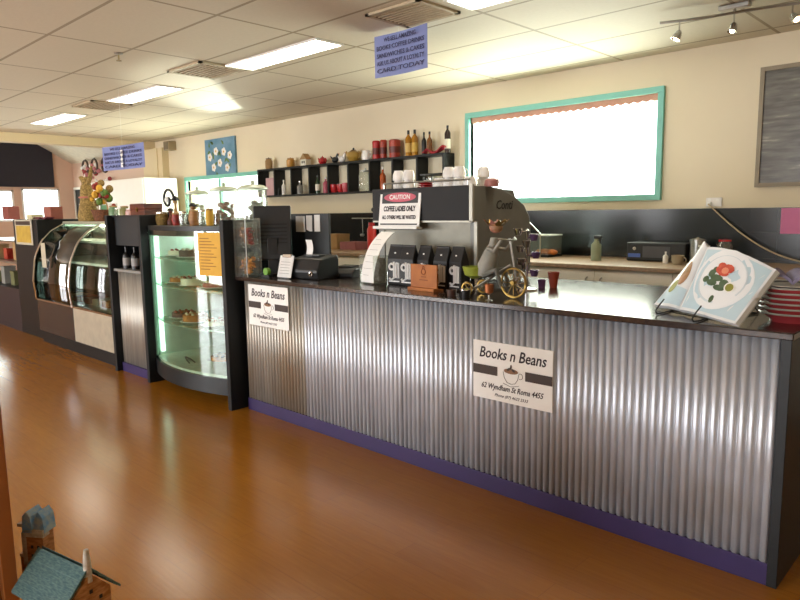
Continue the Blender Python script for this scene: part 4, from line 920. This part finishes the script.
# curved chiller
t = thing('curved_chiller', 'curved glass refrigerated display with chrome seam and steel skirt', 'display fridge', (-7.98, 2.9, 0))
P = [(.0, .1), (-.02, .15), (-.03, .55), (-.05, .8), (-.01, 1.08), (.08, 1.28), (.2, 1.41), (.37, 1.5)]
def prof(v):  # glass profile
    G = P[2:]; s = v*(len(G)-1); i = min(int(s), len(G)-2); f = s-i; return (G[i][0]*(1-f)+G[i+1][0]*f, G[i][1]*(1-f)+G[i+1][1]*f)
xl, xr, xs_ = -1.2, 1.16, -.02
def gl(a, b, name, mm): return M().grid(lambda u, v: (a+(b-a)*u, *prof(v)), 1, 20).out(name, mm, t, solid=.005, smooth=True)
GLD = glass('darkened_glass', '7c8c84', .14, .04)  # glass coloured darker, standing for the dark reflection in the left pane
gl(xl, xs_, 'curved_glass', GLD); gl(xs_, xr, 'curved_glass', GLC)
for x in (xl, xs_, xr): M().tube([(x, prof(v/16)[0]-.006, prof(v/16)[1]) for v in range(17)], .014, 8).out('chrome_seam', CHR, t, smooth=True)
SK = mat('steel_skirt_lit', 'c9c4b0', .35, metal=.5)
M().box(xs_, xr, -.03, .02, .15, .55).out('skirt', SK, t, bevel=.004); M().box(xl, xs_, -.03, .02, .15, .55).out('skirt', mat('steel_skirt_unlit', '2c2a2a', .2), t, bevel=.004)  # halves of one steel skirt: reflected light painted pale right, dark left
M().box(xl, xr, 0, .75, 0, .15).out('plinth', BLK, t); M().box(xl, xr, .02, .75, .15, .5).out('lower_body', BLK, t)
M().box(xl, xr, -.04, .0, .545, .565).out('chrome_rail', CHR, t)
M().box(xl, xr, .02, .72, .5, .52).out('deck', mat('deck_pale', 'd4dcd4', .4), t); M().box(xl, xr, .72, .75, .5, 1.52).out('back_panel', mat('chiller_back', '5a5c50', .4, col2='3a3c34', scale=4), t)
M().box(xl, xr, .35, .75, 1.5, 1.53).out('top', mat('chiller_top', 'a8a690', .3), t, bevel=.004)
for x in (xl, xr): M().prism([(.75, .15)]+[(p[0]+.012, p[1]) for p in P[2:]]+[(.75, 1.5)], 'x', x-.004, x+.004).out('end_glass', GLD, t)
for z, y0 in ((1.05, .04), (1.28, .22)): M().box(xl+.02, xr-.02, y0, .7, z, z+.025).out('shelf', mat('shelf_white', 'ececdf', .35), t)
M().box(xl+.05, xr-.05, .36, .39, 1.47, 1.49).out('light_or_edge_glow', emit('chiller_light', 'fff8e0', 14.0), t)
random.seed(21)
for k in range(8):
    x = -9.0+.28*k; mm = (CAKE, BERRY, CHOC, CREAMC)[k % 4]
    tag(M().box(-.1, .1, -.12, .12, 0, .012).use(mm).box(-.09, .09, -.11, .11, .012, .07).out('slice_tray', WHT, loc=(x, 3.3, .52), bevel=.004), '%s tray of %s slices on the chiller deck' % (('first', 'second', 'third', 'fourth', 'fifth', 'sixth', 'seventh', 'eighth')[k]+' from left', ('golden', 'red', 'chocolate', 'cream')[k % 4]), 'food tray', 'trays in the curved chiller')
# notice on chiller
tag(M().box(-.07, .07, -.003, 0, 0, .3).out('price_slip', mat('slip_beige', 'b8b09a', .7), loc=(-8.72, 2.84, .98)), 'narrow beige price slip stuck near the left edge of the chiller glass', 'notice')
# far left cabinet
t = thing('black_cabinet', 'black cabinet with open display niche at the far left', 'cabinet', (-10.6, 2.95, 0))
M().box(.45, 1.38, 0, .7, 0, 1.56).out('body', BLK, t, bevel=.004); M().box(-1.6, .45, .65, .7, 0, 1.56).out('back_panel', BLKM, t); M().box(-1.6, .45, 0, .65, 0, .6).out('lower_body', mat('cabinet_plum', '2a2226', .5), t)
M().box(-1.6, .45, 0, .65, .95, .98).out('shelf', STL, t); M().box(-1.6, .45, .02, .65, 1.25, 1.27).out('shelf', STL, t)
random.seed(9)
NG = 'parcels in the far left display niche'
for k in range(8):
    x = -11.7+.22*k; z = .98 if k % 2 else .6; h = .14+.05*(k % 3)
    m = M().box(-.08, .08, -.08, .08, 0, h).box(-.085, .085, -.085, .085, h, h+.02)
    tag(m.out('gift_box', (mat('olive_box', '6a6a44', .7), TAN, mat('grey_box', '8c8c84', .7), REDD)[k % 4], loc=(x, 3.15, z), bevel=.004), '%s gift box on the %s niche shelf, number of place %s from left' % (('olive', 'tan', 'grey', 'dark red')[k % 4], 'upper' if k % 2 else 'lower', ('one', 'one', 'two', 'two', 'three', 'three', 'four', 'four')[k]), 'box', NG)
t = thing('menu_holder', 'framed yellow menu card at the top of the black cabinet', 'menu', (-9.7, 2.945, 1.23)); M().box(-.33, .33, -.01, 0, 0, .33).out('frame', mat('menu_frame', 'b8b2a0', .5), t, bevel=.003); M().box(-.28, .28, -.013, -.01, .03, .25).out('menu_card', mat('menu_yellow', 'b89a3a', .7, col2='a88a34'), t); M().box(-.28, .28, -.013, -.01, .26, .31).out('menu_heading', BRN, t)

# ================================================================== THINGS ON TOP OF THE CABINETS
TG = 'things standing along the cabinet tops'
def jarbig(lab, x, y, z, r, h, fill):
    t = thing('lidded_glass_jar', lab, 'jar', (x, y, z), group='large lidded glass jars')
    M().lathe([(0, 0), (r, 0), (r, h*.78), (r*.95, h*.8), (r*.9, h*.8), (r*.93, h*.77), (r*.94, .01), (0, .01)], n=24).out('jar_body', GLJ, t, smooth=True)
    l = M().lathe([(r*1.08, h*.8), (r*1.08, h*.83), (r*.8, h*.89), (r*.15, h*.92), (0, h*.92)], n=24).out('lid', mat('jar_lid_glass', 'b9c4ae', .25), t, smooth=True); M().ball((0, 0, h*.96), h*.05).out('knob', mat('jar_lid_glass', 'b9c4ae'), l, smooth=True)
    m = M(); random.seed(int(-x*100))
    for q in range(16): m.ball((random.uniform(-.6, .6)*r, random.uniform(-.6, .6)*r, .03+h*.45*q/16), r*.25, 7, sz=.7)
    m.out('contents', fill, t)
jarbig('lidded glass jar of pale sweets, leftmost of the three big jars', -5.86, 3.32, 1.5, .105, .36, CREAMC)
jarbig('lidded glass jar of brown biscuits, middle of the three big jars', -5.38, 3.32, 1.5, .125, .38, mat('brown_biscuit', '8a5a4a', .8, col2='a87058', scale=30))
jarbig('lidded glass jar with white lid, rightmost and nearest of the big jars', -4.92, 3.32, 1.5, .12, .38, mat('grey_sweets', 'a8a8a0', .7))
def figurine(lab, x, h, mm, hat):
    t = thing('wooden_figurine', lab, 'figurine', (x, 3.07, 1.5), group='wooden figurines on the cake case')
    M().lathe([(0, 0), (.035, 0), (.04, h*.2), (.02, h*.45), (.012, h*.6), (.012, h*.75)]).out('figurine_body', mm, t, smooth=True); M().ball((0, 0, h*.8), .022).out('head', mm, t, smooth=True); M().lathe([(.04, h*.84), (.036, h*.88), (.015, h), (0, h)]).out('hat', hat, t, smooth=True)
figurine('tallest slim wooden figurine on the cake case', -5.82, .27, TAN, CHAR); figurine('short dark wooden figurine left of the tallest', -5.92, .16, WOODB, CHAR); figurine('wooden figurine with flat dark hat in front of the middle jar', -5.5, .2, WOODL, CHAR)
for k, (x, mm, r, h, lab) in enumerate(((-5.72, BERRY, .045, .1, 'small red pot'), (-5.6, GLJ, .04, .11, 'small clear tumbler'), (-5.4, WOODL, .05, .12, 'tan carved wooden pot'), (-5.26, GLJ, .04, .12, 'second clear tumbler'), (-5.14, YEL, .035, .13, 'slim yellow pot'), (-6.0, STRAW, .06, .11, 'straw-coloured round pot'))):
    t = thing('small_pot', lab+' on the top of the cake case', 'pot', (x, 3.02, 1.5), group=TG); M().lathe([(0, 0), (r*.8, 0), (r, h*.5), (r*.85, h), (r*.78, h), (r*.8, h*.1), (0, h*.1)]).out('pot_body', mm, t, smooth=True); M().lathe([(r*.9, h), (r*.9, h+.012), (0, h+.02)]).out('lid', (TAN, CHR)[k % 2], t, smooth=True)
# spiral ornament
t = thing('spiral_ornament', 'black curled metal spiral ornament left of the glass jars', 'ornament', (-6.5, 3.35, 1.6)); M().tube([((.13-.012*i/3)*math.cos(-.3+i*.28), 0, .15+(.13-.012*i/3)*math.sin(-.3+i*.28)) for i in range(30)], .014, 8).out('spiral', BLKP, t, smooth=True); M().lathe([(.06, 0), (.05, .015), (.015, .03)]).out('foot', BLKP, t, smooth=True)
M().ball((0, 0, .15), .035).out('centre_bead', PAP, t, smooth=True)
t = thing('wooden_chest', 'small red-brown wooden chest on the black panel top', 'box', (-7.0, 3.35, 1.53)); M().box(-.17, .17, -.1, .1, 0, .13).out('chest_body', WOODB, t, bevel=.005); M().box(-.175, .175, -.105, .105, .13, .19).out('lid', WOODB, t, bevel=.01); M().box(-.015, .015, -.112, -.104, .1, .15).out('clasp', GOLD, t)
# jars & greens
for k, (x, lab, mm, h) in enumerate(((-7.95, 'green glass jar beside the red flowers', mat('green_glass', '6f8f6a', .3), .2), (-7.8, 'pale jar of preserves among the jar row', GLJ, .17), (-7.65, 'jar of olive preserves with pale lid', mat('olive_preserve', '7a7a4a', .4), .19), (-7.5, 'pale pink jar in the row above the chiller', mat('pink_jar', 'c8a098', .4), .16), (-7.35, 'small yellow jar at the right of the jar row', mat('yellow_jar', 'b89a50', .4), .15))):
    jar('preserve_jar', lab, x, 1.53 if x < -6.8 else 1.6, h, .055, mm, WHT if k % 2 else TAN, y=3.4, group=TG, knob=False)
# straw figure
t = thing('straw_rabbit', 'tall straw sheaf figure with raised twig arms above the chiller', 'straw figure', (-8.75, 3.42, 1.53))
M().lathe([(0, 0), (.12, 0), (.13, .05), (.09, .25), (.075, .42), (.05, .48), (0, .5)], n=18).out('sheaf_body', STRAW, t, smooth=True); M().ball((0, 0, .5), .06).out('head', STRAW, t, smooth=True)
for s, a in ((-1, .9), (1, .7)): M().tube([(s*.03, 0, .45), (s*.14, 0, .55), (s*.2, 0, .62+.06*s)], [.022, .03, .012]).out('ear', STRAW, t, smooth=True)
M().torus((0, 0, .3), .09, .012, 'z', 20).out('ribbon', mat('pink_ribbon', 'b0685a', .7), t)
t = thing('flower_basket', 'wicker basket of yellow and red dried flowers right of the straw figure', 'basket', (-8.3, 3.42, 1.53))
M().lathe([(0, 0), (.1, 0), (.14, .14), (.13, .14), (.09, .01), (0, .01)], n=18).out('basket_body', mat('wicker', '7a4a2c', .8, col2='52301a', scale=60, bump=.6), t, smooth=True)
random.seed(2)
m = M()
for q in range(26): m.use((BERRY, STRAW, GRN, YEL)[q % 4]).ball((random.uniform(-.12, .12), random.uniform(-.1, .1), .17+random.uniform(0, .3)), random.uniform(.025, .05), 8)
m.out('dried_flowers', None, t); M().torus((0, 0, .14), .14, .008, 'y', 20, 0, PI).out('handle', TAN, t)
t = thing('green_bottle_crate', 'small green crate standing behind the straw figure', 'crate', (-8.55, 3.6, 1.53)); M().box(-.1, .1, -.06, .06, 0, .2).out('crate_body', mat('crate_green', '5a8a64', .6), t, bevel=.005)
m = M(); m.box(-.11, -.1, -.065, .065, 0, .22); m.box(.1, .11, -.065, .065, 0, .22); m.out('crate_posts', WHT, t)
# left cabinet top things
for k, (x, w, h, mm, lab) in enumerate(((-11.4, .14, .2, mat('brick_parcel', '8a4a40', .7), 'brick-red parcel box at the far left cabinet top'), (-10.35, .1, .07, mat('cream_dish', 'cfc8a0', .5), 'low cream dish on the far left cabinet top'), (-9.62, .13, .17, mat('brown_parcel', '9a5a4a', .7), 'brown box on the cabinet top against the bright window'))):
    tag(M().box(-w, w, -.08, .08, 0, h).out('parcel_box', mm, loc=(x, 3.3, 1.56), bevel=.01), lab, 'box', TG)
t = thing('purple_cloth_strip', 'dark red cloth strip lying along the black cabinet top', 'cloth', (-9.45, 3.1, 1.56)); M().grid(lambda u, v: (-.2+.5*u, -.05+.1*v, .01+.012*math.sin(u*14)), 20, 2).out('cloth', mat('plum_cloth', '6a2a3c', .9), t, solid=.01)

# ================================================================== FAR BAY
room()
DOORW = mat('far_frame_white', 'e8e4d8', .5)
def framed(x, y, z, w, h, lab):
    t = thing('framed_poster', lab, 'poster', (x, y, z), group='framed dark posters'); m = M(); m.box(-w/2, w/2, -.03, 0, 0, .05).box(-w/2, w/2, -.03, 0, h-.05, h).box(-w/2, -w/2+.05, -.03, 0, .05, h-.05).box(w/2-.05, w/2, -.03, 0, .05, h-.05).out('frame', DOORW, t); M().box(-w/2+.05, w/2-.05, -.012, 0, .05, h-.05).out('poster', BLKM, t); M().box(-.04, .06, -.014, -.012, .05, h*.5).out('white_figure', PAP, t)
framed(-12.5, 5.598, 1.5, .52, .5, 'white-framed dark poster left of the tall white cupboard')
framed(-14.7, 5.598, 1.3, .5, .7, 'white-framed dark poster beside the far bright windows')
random.seed(4)
for k, (x, lab) in enumerate(((-14.05, 'pink and white wreath decoration, left of the three on the far wall'), (-13.6, 'pink and white wreath decoration, middle of the three on the far wall'), (-13.1, 'pink and white wreath decoration, right of the three on the far wall'))):
    t = thing('hanging_decoration', lab, 'decoration', (x, 5.5, 1.95), group='hanging decorations on the far wall')
    M().torus((0, 0, .42), .14, .02, 'y', 20).out('ring', mat('dark_twig', '4a3a30', .8), t, smooth=True)
    m = M()
    for q in range(16): m.use((mat('deco_pink', 'c07a80', .8), PAP, mat('deco_red', '9a3a3c', .8))[q % 3]).ball((random.uniform(-.14, .14), random.uniform(-.03, .03), random.uniform(0, .45)), random.uniform(.025, .05), 8)
    m.out('flowers', None, t); M().tube([(0, 0, .56), (0, .09, .66)], .004, 5).out('hook_string', CHAR, t)

# ================================================================== FOREGROUND LEFT
room()
t = thing('wooden_bookcase', 'tall brown wooden bookcase edge at the far left foreground', 'bookcase', (-1.67, .426, 0), 1.4)
WB = mat('bookcase_brown', 'a0602a', .45, col2='8a5020', scale=4, stretch=(1, 1, .3))
M().box(-.03, .0, 0, .3, 0, 1.25).out('side_panel', WB, t, bevel=.002); M().box(-.7, -.67, 0, .3, 0, 1.25).out('side_panel', WB, t, bevel=.002); M().box(-.67, -.03, .28, .3, 0, 1.25).out('back_panel', WB, t)
for z in (.05, .45, .85, 1.22): M().box(-.67, -.03, .005, .28, z, z+.025).out('shelf', WB, t)
HB = .455
tag(M().prism([(-1.84, .475), (-1.46, .455), (-1.46, .555), (-1.64, .56), (-1.83, .55)], 'z', 0, HB).out('display_plinth', WB, loc=(0, 0, 0), bevel=.003), 'low wooden plinth under the little wooden houses, just below the photo edge', 'plinth')
BOARD = mat('raw_timber', 'c08e5c', .7, col2='94602e', scale=30, stretch=(1, 1, 3)); BLUW = mat('washed_blue_paint', '6a9ed0', .75, col2='a8bcc4', scale=40); TEALW = mat('washed_teal_paint', '3a5a60', .75, col2='5f7c78', scale=60, stretch=(1, 4, 4)); WW = mat('whitewashed_wood', 'd0ccc0', .75, col2='a8a090', scale=50)
t = thing('wooden_house_ornament', 'small wooden house ornament with grooved teal roof and white chimney', 'ornament', (-1.575, .505, HB), .2, group=None); t.scale = (.75,)*3
M().prism([(-.065, 0), (.065, 0), (.065, .12), (0, .19), (-.065, .12)], 'x', -.12, .12).out('house_body', BOARD, t, bevel=.002)
m = M()
for s_ in (-1, 1):
    for k in range(4):
        y0, z0 = s_*(.005+.023*k), .205-.025*k; y1, z1 = s_*(.005+.023*(k+1.15)), .205-.025*(k+1.15)+.002
        m.prism([(y0, z0), (y1, z1), (y1, z1-.009), (y0, z0-.012)], 'x', -.145, .118)
m.out('plank_roof', TEALW, t, bevel=.001)
M().lathe([(.013, .16), (.011, .23), (.007, .262), (0, .264)], (.11, 0, 0), 12).out('chimney', WW, t, smooth=True)
m = M()
for (y, z) in ((-.03, .1), (.03, .1), (0, .13)): m.box(.12, .1215, y-.005, y+.005, z-.006, z+.006)
m.out('windows', CHAR, t)
M().box(.12, .1225, -.012, .012, 0, .05).out('door', WW, t)
t = thing('wooden_tower_ornament', 'small narrow wooden house ornament with pale blue pointed roofs behind the teal roof', 'ornament', (-1.785, .515, HB), .6); t.scale = (.68,)*3
M().box(-.035, .035, -.03, .03, 0, .215).out('house_body', BOARD, t, bevel=.002)
M().box(-.042, .042, -.036, .0, .205, .235).box(-.055, -.035, -.03, .03, .09, .22).out('white_cladding', WW, t, bevel=.002)
M().prism([(-.045, .22), (-.001, .22), (-.006, .285), (-.022, .305), (-.04, .285)], 'y', -.036, .034).out('pointed_roof', BLUW, t, bevel=.002); M().prism([(.001, .22), (.045, .22), (.04, .28), (.022, .305), (.006, .275)], 'y', -.03, .034).out('pointed_roof', BLUW, t, bevel=.002)
m = M()
for (x, z) in ((-.012, .165), (.014, .165), (-.012, .13), (.014, .13)): m.box(x-.005, x+.005, -.0315, -.03, z-.006, z+.006)
m.out('windows', CHAR, t)
for z in (.11, .23): M().box(-.085, -.055, -.01, .01, z, z+.012).out('white_bracket', WW, t)
M().box(-.08, -.06, -.012, .012, 0, .11).out('side_post', BOARD, t)

# ================================================================== LIGHT
def area(name, loc, rot, sx, sy, power, col=(1, 1, 1), spread=PI):
    d = bpy.data.lights.new(name, 'AREA'); d.shape = 'RECTANGLE'; d.size = sx; d.size_y = sy; d.energy = power; d.color = col; d.spread = spread
    o = bpy.data.objects.new(name, d); COL.objects.link(o); o.location = loc; o.rotation_euler = rot; return o
# daylight through the back windows (points to -Y) and through the shop front (points to +Y)
area('daylight_window', ((W1[0]+W1[1])/2, YB+.3, (W1[2]+W1[3])/2), (-PI/2, 0, 0), 2.3, 1.1, 115, (1, .92, .78))
area('daylight_window_small', ((W2[0]+W2[1])/2, YB+.3, (W2[2]+W2[3])/2), (-PI/2, 0, 0), 2.3, 1.0, 110, (1, .9, .72))
for a, b, c, d in FW:
    area('daylight_shopfront', ((a+b)/2, YF-.2, (c+d)/2), (PI/2, 0, 0), b-a, d-c, 120, (.97, .98, 1))
area('daylight_far_windows', (XL-.3, 4.1, 1.6), (0, -PI/2, 0), .8, 2.4, 60, (1, .98, .95))
# added spot lamp, in through the small back window, to make the ceiling glow
d = bpy.data.lights.new('ceiling_glow_spot', 'SPOT'); d.energy = 3200; d.color = (1, .93, .8); d.spot_size = math.radians(13); d.spot_blend = 1; d.shadow_soft_size = .1
o = bpy.data.objects.new('ceiling_glow_spot', d); COL.objects.link(o); o.location = (-10.9, 8.1, .05)
o.rotation_euler = (Vector((-6.56, 3.93, 2.65))-Vector((-10.9, 8.1, .05))).to_track_quat('-Z', 'Y').to_euler()
w = bpy.data.worlds.new('sky'); SC.world = w; w.use_nodes = True
bg = w.node_tree.nodes['Background']; bg.inputs['Color'].default_value = (.95, .97, 1, 1); bg.inputs['Strength'].default_value = 4.0
SC.view_settings.view_transform = 'Standard'; SC.view_settings.look = 'None'; SC.view_settings.gamma = 1; SC.view_settings.use_curve_mapping = False
SC.view_settings.exposure = 0.62
SC.cycles.use_denoising = True
SC.cycles.max_bounces = 10; SC.cycles.diffuse_bounces = 5; SC.cycles.transparent_max_bounces = 24; SC.cycles.sample_clamp_indirect = 6
SC.cycles.caustics_reflective = False; SC.cycles.caustics_refractive = False
